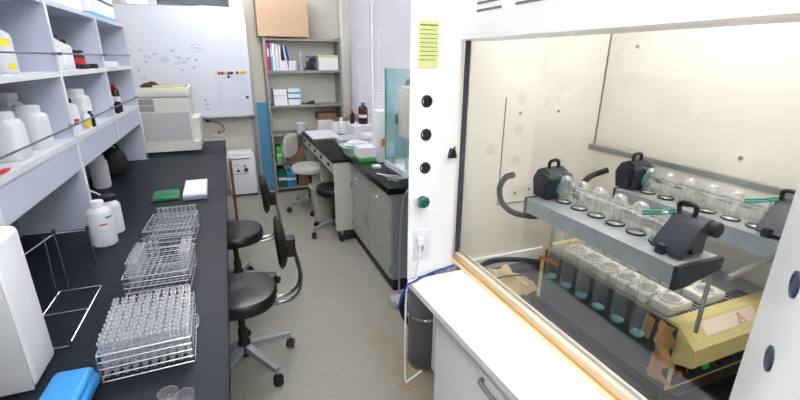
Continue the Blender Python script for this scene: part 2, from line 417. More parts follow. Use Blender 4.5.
# top tier second bay
bottle('reagent_bottle', 'white bottle with white cap beside the upper shelf divider, second bay', -.80, 2.56, Z1, .05, .20, 'hdpe', 'hdpe2')
bottle('reagent_bottle', 'white square bottle with black cap in the second upper bay', -.80, 2.67, Z1, .045, .185, 'hdpe', 'black', lab=('paper', .2, .6, -90, 30), lab2=('red', .58, .63, -60, 0), square=True)
bottle('reagent_bottle', 'white bottle with black cap and red line, third in the second upper bay', -.80, 2.775, Z1, .045, .165, 'hdpe', 'black', lab=('paper', .2, .6, -90, 30))
bottle('reagent_bottle', 'white bottle with amber cap last of the white row on the upper shelf', -.80, 2.88, Z1, .042, .15, 'hdpe', 'amber')
bottle('reagent_bottle', 'dark bottle with red and white label on the upper shelf', -.78, 3.03, Z1, .036, .10, 'black', 'black', lab=('red', .25, .6, -120, 60), cap_r=.034)
bottle('reagent_bottle', 'black bottle behind the red-labelled one on the upper shelf', -.87, 3.02, Z1, .035, .11, 'black', 'black')
for i, y in enumerate((2.95, 3.13)):
    b = MB(); b.lathe((0, 0, 0), [(.026, 0), (.026, .022), (.022, .026)], n=18)
    one(b.build('jar_lid', 'black', None, (-.735, y, Z1)), ['black screw lid in front of the red-labelled bottle on its near side', 'black screw lid beyond the red-labelled bottle'][i], 'lid', 'loose black lids on the upper shelf')
b = MB(); b.box(-.95, -.74, 3.35, 3.85, Z1, Z1+.035, bev=.006)
one(b.build('plastic_tray', 'white'), 'flat white tray lying in the far bay of the upper shelf', 'tray')
# lower tier bay A
bottle('reagent_jug', 'large white jug with crimson label on the lower shelf at the picture edge', -.78, 1.96, Z0, .056, .175, 'hdpe', 'hdpe2', lab=('paper', .2, .85, -60, 10), lab2=('red', .66, .71, -50, -25), square=True, neck=.6)
bottle('reagent_jug', 'large white jug with yellow sticker on the lower shelf', -.78, 2.20, Z0, .054, .175, 'hdpe', 'hdpe2', lab=('yel', .58, .68, -30, -10), neck=.65, square=True)
bottle('reagent_jug', 'tall white jug with wide lid behind the yellow-stickered jug', -.90, 2.335, Z0, .056, .22, 'hdpe', 'hdpe2', lab=('yel', .5, .58, -40, -24), neck=.75, square=True)
bottle('reagent_jug', 'white jug standing at the back between the other jugs on the lower shelf', -.91, 2.16, Z0, .055, .19, 'hdpe', 'hdpe2', neck=.6, square=True)
# lower tier bay B
bottle('reagent_bottle', 'white bottle with black cap and pink spot in the middle lower bay', -.77, 2.64, Z0, .045, .165, 'hdpe', 'black', lab=('paper', .1, .6, -100, 40), lab2=('red', .3, .4, -60, -25))
bottle('reagent_bottle', 'white bottle with black lid behind the pink-spotted bottle', -.88, 2.66, Z0, .04, .20, 'hdpe', 'black')
bottle('reagent_jug', 'white jug with orange line on its label in the middle lower bay', -.79, 2.86, Z0, .062, .20, 'hdpe', 'hdpe2', neck=.65, square=True, lab=('orange', .56, .60, -70, -5))
bottle('reagent_bottle', 'white bottle with yellow band standing before the orange-lined jug', -.725, 2.74, Z0, .02, .09, 'hdpe', 'hdpe2', lab=('yel', .1, .5, -120, 0))
bottle('reagent_bottle', 'small black bottle in front of the white jug in the middle lower bay', -.72, 2.80, Z0, .018, .085, 'black', 'black')
bottle('reagent_bottle', 'white round bottle deepest in the middle lower bay', -.91, 2.98, Z0, .055, .22, 'hdpe', 'hdpe2')
# lower tier bay C
for x, y, r, h, c, lb in ((-.77, 3.45, .028, .12, 'red', 'small dark bottle with red cap nearest in the far lower bay'), (-.86, 3.62, .03, .19, 'green', 'small dark bottle with green cap in the far lower bay'),
                          (-.74, 3.55, .022, .07, 'black', 'small amber bottle with black cap in front in the far lower bay'), (-.83, 3.74, .034, .19, 'black', 'tall dark bottle with black cap in the far lower bay'),
                          (-.80, 3.84, .030, .17, 'red', 'dark bottle with pink-red cap at the back of the small bottles'), (-.92, 3.50, .03, .22, 'green', 'green-capped bottle next to the divider of the far lower bay')):
    bottle('reagent_bottle', lb, x, y, Z0, r, h, 'amber', c, group=None, lab=('paper', .2, .5, -110, 20))
for i, (y, m_) in enumerate(((3.45, 'black'), (3.53, 'vinyl'))):
    b = MB(); b.lathe((0, 0, 0), [(.017, 0), (.017, .05), (.012, .055), (.012, .07)], n=16)
    one(b.build('reagent_vial', m_, None, (-.722, y, Z0)), ['tiny black vial on the front edge of the far lower bay', 'tiny brown vial on the front edge of the far lower bay'][i], 'vial', 'tiny vials in the far lower bay')
# red pen on shelf deck at the left edge
b = MB(); b.tube([(-.735, 1.50, Z0+.009), (-.712, 1.72, Z0+.009)], [.009, .008]); b.tube([(-.712, 1.72, Z0+.009), (-.709, 1.75, Z0+.009)], [.008, .004])
one(b.build('marker_pen', 'red'), 'red marker pen lying on the front of the lower shelf', 'pen')

# boxes on top of reagent shelf
def printed_box(name, label, x0, x1, y0, y1, z0, z1, bands, cat='box', body='paper'):
    t = thing(name, label, cat, ((x0+x1)/2, (y0+y1)/2, z0))
    o = lp('carton', body, t, x0, x1, y0, y1, z0, z1)
    for a, c, mm in bands:
        b = MB(); e = .0012
        b.box(x0-e, x1+e, y0-e, y1+e, z0+a, z0+c); o = b.build('printed_band', mm, t); o.location = tuple(-v for v in t.location)
    return t
printed_box('storage_box', 'white carton with a navy line on top of the reagent shelf, far end', -.97, -.73, 3.30, 3.98, 1.862, 2.16, [(.006, .028, 'lightblue'), (.112, .126, 'navy')])
printed_box('storage_box', 'white carton with a navy line on top of the reagent shelf, nearer one', -.97, -.76, 2.62, 3.26, 1.862, 2.14, [(.10, .113, 'navy')])

# under-shelf things
t = thing('water_container', 'translucent water container standing under the shelf beside the black bag', 'container', (-.845, 3.22, .86))
b = MB(); b.lathe((0, 0, 0), [(.045, 0), (.052, .012), (.052, .17), (.04, .19), (.04, .215)], n=24); b.build('body', 'hdpe', t)
b = MB(); b.tube(curve_pts([(-.02, 0, .21), (-.03, -.02, .24), (.03, -.03, .24), (.02, 0, .21)]), .004); b.build('handle', 'white', t)
t.location.z = .80
t = thing('black_bag', 'round black bag pushed under the shelf at the back of the bench', 'bag', (-.845, 3.56, .80))
b = MB(); b.lathe((0, 0, 0), [(.055, 0), (.085, .025), (.098, .08), (.092, .14), (.065, .185), (.02, .2)], n=28); b.build('body', 'rubber', t)
b = MB(); b.tube(curve_pts([(-.05, 0, .18), (-.03, 0, .225), (.04, 0, .22), (.06, 0, .175)]), .008); b.build('handle', 'rubber', t)
b = MB(); b.tube(curve_pts([(-.72, 2.46, .99), (-.70, 2.52, .95), (-.69, 2.60, .90), (-.70, 2.66, .85), (-.66, 2.72, .812), (-.70, 2.80, .808), (-.78, 2.78, .808)]), .005)
one(b.build('loose_cable', 'white'), 'white cable hanging at the shelf leg beside the hanging container', 'cable')
bottle('wash_bottle', 'white plastic bottle with a white cap standing on the bench by the shelf leg', -.605, 2.16, BZ, .05, .21, 'hdpe', 'hdpe2', neck=.42, lab=('green', .64, .67, -45, -5), lab2=('red', .50, .53, -75, -40))
bottle('wash_bottle', 'white bottle with a black cap right behind the front bottle on the bench', -.60, 2.31, BZ, .046, .19, 'hdpe', 'black', neck=.6)

# beige instrument at the end of the bench
X0, X1, Y0, Y1 = -.74, -.335, 4.24, 4.70
t = thing('bench_instrument', 'cream boxy laboratory instrument at the far end of the left bench', 'instrument', (X0, Y0, .80))
def inst(name, m, *a, **k): return lp(name, m, t, *a, **k)
inst('base', 'machine', X0, X1+.05, Y0-.015, Y1, .82, .90)
inst('body', 'machine', X0, X1, Y0, Y1, .90, 1.29)
inst('lid', 'machine', X0-.005, X1+.01, Y0-.008, Y1, 1.295, 1.375, bev=.01)
inst('door_panel', 'machine2', X0+.02, X1-.015, Y0-.01, Y0, .915, 1.16)
inst('side_panel', 'machine', X1, X1+.06, Y0+.05, Y1, .90, 1.10)
for z in (1.175, 1.232):
    b = MB(); b.box(X0+.015, X0+.125, Y0-.006, Y0, z, z+.048, 'vent')
    for k in range(6): b.box(X0+.015, X0+.125, Y0-.009, Y0-.005, z+.004+k*.008, z+.007+k*.008, 'machine2')
    o = b.build('vent_grille', 'vent', t); o.location = (-X0, -Y0, -.80)
for x in (X0+.03, X1-.03):
    for y in (Y0+.03, Y1-.05): inst('foot', 'black', x-.02, x+.02, y-.02, y+.02, .80, .82)
# scarf on top
b = MB(); n = 14; rings = []
for i in range(n):
    u = i/(n-1); x = -.70+.36*u; h = .012+.038*math.exp(-((u-.22)/.16)**2)+.006*math.sin(i*2.1); w = .05+.02*math.sin(i)
    rings.append([(x, 4.33+w*math.cos(a), 1.377+max(0, h*math.sin(a))) for a in [PI*k/8 for k in range(9)]])
b.ring_surface(rings)
one(b.build('work_glove', 'dbrown'), 'dark brown cloth glove lying on top of the cream instrument', 'glove')
b = MB(); b.tube([(-.60, 4.26, 1.385), (-.34, 4.27, 1.385)], .010)
one(b.build('wooden_rod', 'beige'), 'yellowish rod lying on the front edge of the cream instrument', 'rod')

# green rack and white tray
t = thing('tube_rack', 'green plastic microtube rack on the black bench beside the white tray', 'rack', (-.428, 2.83, BZ), .05)
b = MB(); b.box(-.072, .072, -.095, .095, .004, .012); b.box(-.068, .068, -.09, .09, 0, .004); b.box(-.066, .066, -.088, .088, .012, .024, bev=.003); b.build('body', 'green', t)
b = MB()
for i in range(6):
    for j in range(9): b.lathe((-.055+.022*i, -.077+.0193*j, .0235), [(.0065, 0), (.0065, .0012)], n=8)
b.build('well', 'dteal', t)
b = MB(); b.box(-.076, .076, -.099, .099, 0, .010); b.build('skirt', 'black', t); 
t = thing('sample_tray', 'white sample box with ridged lid on the black bench beside the green rack', 'tray', (-.262, 2.89, BZ), .02)
b = MB(); b.box(-.068, .068, -.175, .175, 0, .026, bev=.004); b.build('body', 'bluegrey', t)
b = MB(); b.box(-.066, .066, -.172, .172, .026, .038, bev=.003)
for k in range(9): b.box(-.04, .04, -.13+.03*k, -.12+.03*k, .037, .0395)
b.build('lid', 'paper', t)

# test tube racks
def wire_grid(b, x0, x1, y0, y1, z, nx, ny, r=.0009):
    for i in range(nx+1): x = x0+(x1-x0)*i/nx; b.tube([(x, y0, z), (x, y1, z)], r, n=4)
    for j in range(ny+1): y = y0+(y1-y0)*j/ny; b.tube([(x0, y, z), (x1, y, z)], r, n=4)
def make_rack(label, loc, rz, W, D, Ht, nx, ny, group='wire racks on the left bench', tilt=0):
    t = thing('test_tube_rack', label, 'rack', loc, rz, group)
    for z, nm in ((Ht*.97, 'top_grid'), (Ht*.5, 'middle_grid'), (.0035, 'bottom_grid')):
        b = MB(); wire_grid(b, -W/2, W/2, -D/2, D/2, z, nx, ny); b.build(nm, 'wire', t)
    for sx in (-1, 1):
        b = MB()
        b.tube(curve_pts([(sx*W/2, -D/2, .002), (sx*W/2, -D/2, Ht), (sx*W/2, D/2, Ht), (sx*W/2, D/2, .002)], 1), .0022, n=6)
        b.tube([(sx*W/2, -D/2, .003), (sx*W/2, D/2, .003)], .0022, n=6)
        b.tube(curve_pts([(sx*W/2, -.035, Ht*.62), (sx*(W/2+.012), -.03, Ht*.62), (sx*(W/2+.012), .03, Ht*.62), (sx*W/2, .035, Ht*.62)], 3), .002, n=5)
        b.build('side_frame', 'wire', t)
    for sy in (-1, 1):
        b = MB()
        for z in (.0025, Ht*.25, Ht*.5, Ht*.75, Ht): b.tube([(-W/2, sy*D/2, z), (W/2, sy*D/2, z)], .0019, n=5)
        b.build('front_frame' if sy < 0 else 'rear_frame', 'wire', t)
    return t
tb = MB(); tb.lathe((0, 0, 0), [(.0005, 0), (.0036, .0012), (.006, .0042), (.0068, .009), (.0068, .104), (.0088, .106), (.0088, .110), (.0066, .1102), (.0064, .106)], n=12, cap0=False, cap1=False)
TUBE = tb.build('test_tube', 'tube')
first = [True]
def place_tube(rack, lx, ly, label, group):
    o = TUBE if first[0] else TUBE.copy()
    if first[0]: first[0] = False
    else: COL.objects.link(o)
    a = rack.rotation_euler.z; c, s = math.cos(a), math.sin(a)
    o.location = (rack.location.x+lx*c-ly*s, rack.location.y+lx*s+ly*c, rack.location.z+.005)
    o.rotation_euler = (random.uniform(-.015, .015), random.uniform(-.015, .015), random.uniform(0, 6))
    tag(o, label, 'test tube', group)
def cells(W, D, nx, ny):
    return [(i, j, -W/2+W*(i+.5)/nx, -D/2+D*(j+.5)/ny) for i in range(nx) for j in range(ny)]
ra = make_rack('wire test tube rack nearest the camera, completely full of glass tubes', (-.287, 1.255, BZ), .03, .222, .252, .085, 10, 11)
for i, j, x, y in cells(.222, .252, 10, 11):
    row = 'front' if j == 0 else ('back' if j == 10 else 'inner')
    place_tube(ra, x, y, {'front': 'glass test tube in the front row of the nearest full wire rack', 'back': 'glass test tube in the back row of the nearest full wire rack', 'inner': 'glass test tube in an inner row of the nearest full wire rack'}[row], 'tubes of the %s row in the nearest wire rack' % row if row != 'inner' else 'tubes of the inner rows in the nearest wire rack')
rb = make_rack('middle wire test tube rack, tubes only along its two sides', (-.313, 1.70, BZ), -.03, .21, .25, .08, 10, 11)
for i, j, x, y in cells(.21, .25, 10, 11):
    if i < 2 and j > 1: place_tube(rb, x, y, 'glass test tube in the left columns of the middle wire rack', 'tubes on the left side of the middle wire rack')
    elif i > 7 and j > 3: place_tube(rb, x, y, 'glass test tube in the right columns of the middle wire rack', 'tubes on the right side of the middle wire rack')
    elif i in (2, 3) and j > 9: place_tube(rb, x, y, 'glass test tube at the back of the middle wire rack beside its left columns', 'back tubes of the middle wire rack')
rc = make_rack('farthest wire test tube rack, holding one back row of tubes', (-.320, 2.145, BZ), -.05, .20, .24, .08, 10, 11)
for i, j, x, y in cells(.20, .24, 10, 11):
    if j == 10 and i > 0: place_tube(rc, x, y, 'glass test tube in the back row of the farthest wire rack', 'tubes in the back row of the farthest wire rack')
# leaned empty wire grid in front of the farthest rack
t = thing('wire_grid', 'flat wire rack cover leaning on the front of the farthest rack', 'rack', (-.325, 1.995, BZ+.002), -.05)
b = MB()
for k in range(21): b.tube([(-.1+.01*k, 0, .004), (-.1+.01*k, .012, .055)], .0012, n=4)
for q in (0, .5, 1): b.tube([(-.11, .012*q, .004+.051*q), (.11, .012*q, .004+.051*q)], .002, n=5)
b.build('grid', 'wire', t)

# open wire frame rack by the shelf leg
t = thing('wire_frame_stand', 'open empty wire frame stand on the bench beside the white cabinet', 'rack', (-.585, 1.50, BZ))
def wp(*pts): return [(x+.585, y-1.50, z-BZ) for x, y, z in pts]
b = MB()
xa, xb, yb, yf, zt = -.655, -.525, 1.715, 1.335, 1.03
b.tube(wp((xa, yb, .804), (xb, yb, .804)), .0028); b.tube(wp((xb, yb, .804), (xb, yf, .804)), .0028); b.tube(wp((xa, yb, .804), (xa, yf, .804)), .0028)
b.tube(wp((xa, 1.55, .804), (xb, 1.55, .804)), .0028); b.tube(wp((xa, yf, .804), (xb, yf, .804)), .0028)
b.build('base_frame', 'chrome', t)
b = MB(); b.tube(wp((xa+.03, yb, .804), (xa+.03, yb, zt)), .0026); b.tube(wp((xb, yb, .804), (xb, yb, zt)), .0026); b.tube(wp((xa+.03, yb, zt), (xb, yb, zt)), .0026)
b.tube(wp((xa, yb-.03, .804), (xa+.01, yb-.03, zt)), .0026); b.build('back_frame', 'chrome', t)
b = MB(); b.tube(wp((xa+.03, yb, zt), (xa-.02, 1.40, zt)), .0026); b.tube(wp((xa, yf, .804), (xa-.02, 1.40, zt)), .0026); b.build('side_frame', 'chrome', t)
b = MB()
for x, y in ((xb, yb), (xa+.03, yb), (xb, yf+.01)): b.lathe(tuple(wp((x, y, zt if y == yb else .80))[0]), [(.006, -.002), (.006, .012), (.003, .016)], n=10)
b.build('end_knob', 'black', t)

# white water purifier at the left foreground, and blue lid
t = thing('water_purifier', 'tall rounded white and grey appliance cut by the lower left picture edge', 'appliance', (-.72, 1.2, BZ))
b = MB(); b.box(-.16, .173, -.035, .112, .0, .41, bev=.018, seg=4); b.build('housing', 'white', t)
b = MB(); b.box(-.155, .171, -.045, -.036, 0.005, .392, bev=.003); b.build('front_panel', 'machine2', t)
t = thing('plastic_box', 'sky blue plastic box on the bench in front of the nearest wire rack', 'box', (-.455, 1.055, BZ), -.05)
b = MB(); b.box(-.045, .055, -.10, .085, 0, .045, bev=.018, seg=4); b.build('body', 'skyblue', t)
b = MB(); b.box(-.040, .049, -.09, .078, .04, .062, bev=.014, seg=3); b.build('lid', 'skyblue', t)
# glass dishes lower edge
for i, (x, y, r) in enumerate(((-.222, .985, .022), (-.182, .965, .020))):
    b = MB(); b.lathe((0, 0, 0), [(.001, .0), (r*.9, .001), (r, .006), (r, .03), (r*1.1, .034)], n=20, cap0=False, cap1=False)
    o = b.build('glass_beaker', 'flask', None, (x, y, BZ+.001)); one(o, ['glass beaker at the lower picture edge, the left of two', 'glass beaker at the lower picture edge, the right of two'][i], 'beaker', 'glass beakers at the near end of the bench')

# ------------------------------------------------------------------ whiteboard wall
YW = 5.53
t = thing('whiteboard', 'large white board with faint writing and coloured magnets on the back wall', 'whiteboard', (-.4, YW, .96))
def wb(name, m, x0, x1, y0, y1, z0, z1): return lp(name, m, t, x0, x1, y0, y1, z0, z1)
wb('board', 'wb', -1.02, .262, YW, YW+.02, .965, 2.15)
b = MB()
for a in ((-1.03, .27, YW-.006, YW+.025, .955, .967), (-1.03, .27, YW-.006, YW+.025, 2.148, 2.16), (.26, .271, YW-.006, YW+.025, .955, 2.16), (-1.031, -1.02, YW-.006, YW+.025, .955, 2.16)): b.box(*a)
o = b.build('frame', 'alu', t); o.location = (.4, -YW, -.96)
wb('pen_tray', 'alu', -.5, .2, YW-.04, YW, .95, .957)
wb('wall_bracket', 'alu', -.9, .1, YW+.02, BW-.002, 1.5, 1.54)
b = MB(); e = YW-.0012
def scrib(cx, cz, w, h, n=9, r=.0017):
    pts = [(cx-w/2+w*i/n+random.uniform(-.01, .01), e, cz+random.uniform(-h/2, h/2)) for i in range(n+1)]
    q = MB(); q.tube(curve_pts(pts, 3), r, n=4); o = q.build('marker_writing', 'inklight', t); o.location = (.4, -YW, -.96)
def loop(cx, cz, w, h):
    q = MB(); q.tube([(cx+w/2*math.cos(a), e, cz+h/2*math.sin(a)) for a in [2*PI*k/20 for k in range(21)]], .0014, n=4); o = q.build('marker_writing', 'inklight', t); o.location = (.4, -YW, -.96)
for cx, cz, w in ((-.28, 1.73, .05), (-.62, 1.6, .06), (-.80, 1.58, .05), (-.48, 1.63, .05), (-.78, 1.63, .05), (-.43, 1.58, .05), (-.88, 1.49, .03), (-.53, 1.70, .03), (-.45, 1.49, .04), (-.37, 1.62, .02), (-.62, 1.33, .06), (-.85, 1.40, .06), (-.83, 1.70, .04), (-.30, 1.60, .03), (-.33, 1.52, .03), (-.50, 1.56, .05), (-.70, 1.66, .04), (-.26, 1.15, .03), (-.25, 1.10, .03), (-.24, 1.05, .03)): scrib(cx, cz, w, .03)
loop(-.28, 1.73, .10, .08); loop(-.62, 1.6, .09, .05); loop(-.43, 1.59, .09, .05); b.bm.free()
b = MB()
for r_i in range(9): scrib(-.08, 1.36-.022*r_i, .035, .01, 5, .0009)
for cx in (-.14, -.02, .06, .13, .18): scrib(cx, 1.40, .035, .012, 5, .0009)
scrib(-.10, 1.135, .05, .01, 5, .0012); scrib(.06, 1.13, .16, .01, 14, .0009)
for k in range(4): b.box(.12+.03*k, .1207+.03*k, e, e+.001, 1.33, 1.40)
o = b.build('timetable_writing', 'inklight', t); o.location = (.4, -YW, -.96)
for k, (x, z, m_, nm) in enumerate(((-.105, 1.452, 'yel', 'yellow magnet at the left end of the magnet row'), (-.075, 1.456, 'red', 'red magnet second in the magnet row'), (-.04, 1.455, 'blue', 'blue magnet beside the left red magnet in the row'), (-.005, 1.456, 'yel', 'yellow magnet in the middle of the magnet row'),
                                    (.03, 1.456, 'blue', 'blue magnet right of the middle yellow magnet'), (.062, 1.457, 'navy', 'navy magnet ending the left part of the magnet row'), (.125, 1.46, 'red', 'red magnet alone toward the right of the row'), (.17, 1.462, 'yel', 'yellow magnet right after the lone red magnet'), (.21, 1.462, 'yel', 'yellow magnet at the right end of the magnet row'), (.025, 1.412, 'blue', 'blue magnet hanging below the magnet row'), (.21, 1.176, 'blue', 'blue magnet alone near the lower right corner of the whiteboard'))):
    b = MB(); b.lathe((0, 0, 0), [(.018, 0), (.018, -.006), (.015, -.009)], n=14, axis='Y')
    tag(b.build('board_magnet', m_, None, (x, YW, z)), nm, 'magnet', 'round magnets on the whiteboard')
# blue board, grey conduit
one(box_obj('blue_board', 'blue_panel', None, .30, .425, 5.40, 5.42, 0, 1.12), 'narrow blue board standing upright between whiteboard wall and grey shelves', 'board')
one(box_obj('wall_conduit', 'cabside', None, .235, .275, BW-.03, BW-.001, 0, .93), 'grey vertical conduit on the back wall left of the blue board', 'conduit')
# cord and plug on wall below whiteboard
t = thing('extension_cord', 'black cord with teal plug looping on the wall under the whiteboard', 'cord', (-.15, BW-.02, .8))
b = MB(); b.tube(curve_pts([(-.12, 0, .10), (-.05, -.01, .085), (.03, -.01, .05), (.055, -.01, -.01), (.02, -.01, -.05)]), .005); b.build('cable', 'black', t)
b = MB(); b.box(-.14, -.10, -.02, .012, .085, .11); b.build('plug', 'black', t); b = MB(); b.box(-.02, .0, -.02, .01, -.065, -.03); b.build('plug', 'dteal', t)
b = MB(); b.box(-.09, .03, 0, .019, -.09, -.06); b.build('socket', 'machine', t)
# autoclave-like white unit with knobs
t = thing('control_unit', 'white floor-standing control unit with knobs beyond the far end of the left bench', 'appliance', (.055, 5.3, 0))
b = MB(); b.box(-.155, .155, 0, .28, .03, .50, bev=.004); b.build('body', 'white', t)
b = MB(); b.box(-.14, .135, .03, .28, .50, .54, bev=.004); b.build('top_cover', 'white', t)
b = MB(); b.box(-.10, .10, -.004, 0, .468, .478); b.box(-.09, -.03, -.004, 0, .40, .406, 'blue'); b.mats = ['seam', 'blue']; b.build('printed_line', 'seam', t)
for x, z, r in ((.045, .335, .022), (-.045, .33, .015), (.035, .385, .012)):
    b = MB(); b.lathe((x, 0, z), [(r, 0), (r*.9, -.02)], n=14, axis='Y'); b.build('knob', 'black', t)
b = MB(); b.box(-.115, .07, -.003, 0, .285, .289); b.build('panel_seam', 'seam', t)
for x in (-.13, .13): 
    b = MB(); b.box(x-.02, x+.02, .02, .26, 0, .03); b.build('foot', 'black', t)
one(box_obj('wooden_stick', 'wood', None, -.073, -.045, 4.35, 4.50, 0, .66), 'red-brown wooden plank standing against the far end of the left bench', 'plank')

# ------------------------------------------------------------------ grey shelf unit on back wall
UX0, UX1, UY0, UY1 = .43, 1.335, 5.30, 5.60
t = thing('shelf_unit', 'grey steel shelf unit against the back wall beside the blue board', 'shelf', (.88, 5.45, 0))
def un(name, m, *a): return lp(name, m, t, *a)
un('side_panel', 'unit', UX0, UX0+.025, UY0, UY1, 0, 1.86); un('side_panel', 'unit', UX1-.025, UX1, UY0, UY1, 0, 1.86)
un('back_panel', 'unit_back', UX0+.025, UX1-.025, UY1-.008, UY1, .03, 1.86)
SH = [.06, .385, .74, 1.085, 1.49, 1.845]
for z in SH: un('shelf_board', 'unit', UX0+.025, UX1-.025, UY0, UY1-.008, z-.025, z)
# contents
def carton(name, label, x0, x1, y0, y1, z0, z1, m, cat='box', group=None, bands=()):
    if not bands: return one(box_obj(name, m, None, x0, x1, y0, y1, z0, z1), label, cat, group)
    return printed_box(name, label, x0, x1, y0, y1, z0, z1, bands, cat, m)
carton('cardboard_box', 'large tan cardboard box on top of the grey shelf unit', .385, .945, 5.27, 5.60, 1.8605, 2.30, 'card')
for i, (x, w, h, m_, lb) in enumerate(((.462, .028, .30, 'red', 'red binder at the left end of the top shelf'), (.498, .020, .30, 'skyblue', 'pale blue binder beside the red binder'), (.523, .026, .30, 'paper', 'white binder between the pale blue and cream binders'), (.557, .030, .29, 'machine', 'cream binder in the middle of the file row'), (.595, .022, .28, 'paper', 'thin white binder right of the cream binder'))):
    t = thing('binder', lb, 'binder', (x+w/2, 5.44, 1.49), 0, 'binders on the top shelf')
    b = MB(); b.box(-w/2, w/2, -.12, .12, 0, h); b.build('cover', m_, t)
    b = MB(); b.box(-w/2+.005, w/2-.005, -.1208, -.12, h*.5, h*.8); b.build('spine_label', 'paper', t)
for i, (x, m_, a, lb) in enumerate(((.650, 'navy', -8, 'navy folder leaning at the right of the binders'), (.690, 'paper', -8.5, 'white folder leaning on the navy folder'), (.722, 'blue', -9, 'blue folder leaning furthest right of the file row'))):
    one(box_obj('folder', m_, None, x, x+.014, 5.36, 5.56, 1.494, 1.77, rot=(a, 'Y', (x, 5.4, 1.494))), lb, 'folder', 'leaning folders on the top shelf')
for i, x in enumerate((.60, .70)):
    one(box_obj('file_holder', 'lightblue' if 0 else 'hdpe', None, x, x+.085, 5.315, 5.345, 1.4905, 1.60), ['pale open holder in front of the leaning folders, left one', 'pale open holder in front of the leaning folders, right one'][i], 'holder')
t = thing('glass_flask', 'clear glass flask standing right of the folders on the top shelf', 'flask', (.855, 5.40, 1.491))
b = MB(); b.lathe((0, 0, 0), [(.035, 0), (.045, .02), (.03, .08), (.014, .12), (.014, .22)], n=18, cap1=False); b.build('body', 'flask', t)
b = MB(); b.lathe((0, 0, 0), [(.038, .003), (.04, .02), (.033, .06)], n=16); b.build('contents', 'bluegrey', t)
t = thing('optical_instrument', 'black optical instrument beside the white carton on the top shelf', 'instrument', (.97, 5.42, 1.49))
b = MB(); b.box(-.06, .06, -.07, .07, 0, .03, bev=.005); b.build('base', 'black', t)
b = MB(); b.box(-.045, .01, -.05, .05, .03, .10, bev=.01); b.build('body', 'black', t)
b = MB(); b.lathe((.03, -.05, .12), [(.03, 0), (.03, .09)], n=16, axis='Y'); b.box(.012, .045, -.02, .03, .03, .12); b.build('lens', 'navy', t)
b = MB(); b.box(-.05, .06, -.04, .04, .145, .165); b.build('top_plate', 'vent', t)
printed_box('carton', 'white carton with yellow lid edge and small print on the top shelf', 1.06, 1.30, 5.33, 5.56, 1.4905, 1.665, [(.148, .162, 'yel')], body='paper')
b = MB()
for q in range(2):
    for k in range(4): b.box(1.09+.1*q, 1.14+.1*q, 5.3285, 5.3298, 1.525+k*.025, 1.53+k*.025)
o = b.build('small_print', 'ink', bpy.data.objects['carton']) if 0 else None
b.bm.free() if o is None else None
printed_box('carton', 'plain white carton on the second shelf, left of the pair', .50, .655, 5.33, 5.55, 1.0855, 1.27, [(.11, .115, 'ink')])
printed_box('carton', 'white carton with blue print on the second shelf, right of the pair', .668, .815, 5.33, 5.55, 1.0855, 1.275, [(.07, .085, 'blue'), (.13, .155, 'lightblue')])
t = thing('stapler', 'small black stapler on the second shelf right of the cartons', 'stapler', (.92, 5.38, 1.085), -.2)
b = MB(); b.box(-.08, .07, -.02, .02, 0, .012, bev=.003); b.build('base', 'black', t)
b = MB(); b.box(-.03, .075, -.018, .018, .02, .05, bev=.006, rot=(-14, 'Y', (.07, 0, .02))); b.box(.03, .07, -.015, .015, .01, .03); b.build('arm', 'black', t)
printed_box('carton', 'brown cardboard carton on the third shelf behind the desk', 1.02, 1.25, 5.34, 5.56, .7405, .97, [(.0, .15, 'paper')], body='brown')
b = MB(); b.lathe((0, 0, 0), [(.055, 0), (.065, .12), (.067, .122)], n=20); one(b.build('plastic_cup', 'hdpe', None, (.80, 5.35, .7405)), 'white plastic tub on the third shelf behind the grey chair', 'tub')
for i, (x, w, m_, z, h) in enumerate(((.475, .07, 'lgreen', .385, .20), (.475, .10, 'dteal', .0605, .23), (.58, .11, 'skyblue', .0605, .21))):
    printed_box('file_box', ['green file box on the lowest visible shelf left side', 'dark teal file box at the bottom of the shelf unit', 'blue file box at the bottom of the shelf unit'][i], x, x+w, 5.33, 5.55, z, z+h, [(h*.4, h*.55, 'paper')], body=m_)
carton('cardboard_box', 'brown cardboard box on the bottom of the shelf unit behind the grey chair', .72, .98, 5.32, 5.56, .0605, .30, 'brown')
carton('cardboard_box', 'brown cardboard box on the shelf just behind the grey chair seat', .62, .80, 5.32, 5.56, .3855, .56, 'brown')

# ------------------------------------------------------------------ desk
DX0, DX1, DY0, DY1, DZ = .79, 1.49, 3.57, 5.22, .78
t = thing('drawer_desk', 'long cream desk with black top and a row of drawers on the right wall', 'desk', (DX0, DY0, 0))
def dk(name, m, *a, **k): return lp(name, m, t, *a, **k)
dk('desktop', 'bench2', DX0-.012, DX1, DY0-.012, DY1, DZ-.03, DZ, bev=.004)
dk('drawer_frame', 'desk', DX0+.012, DX1, DY0+.02, DY1-.02, .64, DZ-.03)
n = 5; L = (DY1-DY0-.06)/n
for k in range(n):
    y0 = DY0+.03+L*k
    d = dk('drawer', 'desk', DX0, DX0+.012, y0+.006, y0+L-.006, .645, DZ-.035)
    b = MB(); yc = y0+L/2-DY0; b.box(-.012, 0, yc-.03, yc+.03, .685, .715, bev=.004)
    h = b.build('drawer_pull', 'black', t); h.parent = d; h.location = (DX0, DY0, 0)
dk('end_panel', 'desk', DX0+.005, DX0+.25, DY0, DY0+.02, .10, DZ-.03)
dk('side_panel', 'desk', DX0+.25, DX1, DY0, DY0+.02, .10, DZ-.03)
dk('plinth', 'kick', DX0+.045, DX1, DY0+.0, DY0+.12, 0, .10)
dk('leg_panel', 'desk', DX0+.34, DX1-.02, DY0+.5, DY0+.52, .10, .64)
dk('leg_panel', 'desk', DX0+.04, DX1, DY1-.02, DY1, 0, DZ-.03)
dk('leg_panel', 'desk', DX0+.04, DX1, 4.38, 4.40, 0, .64)
dk('back_panel', 'desk', DX1-.02, DX1, DY0+.02, DY1-.02, .1, .64)

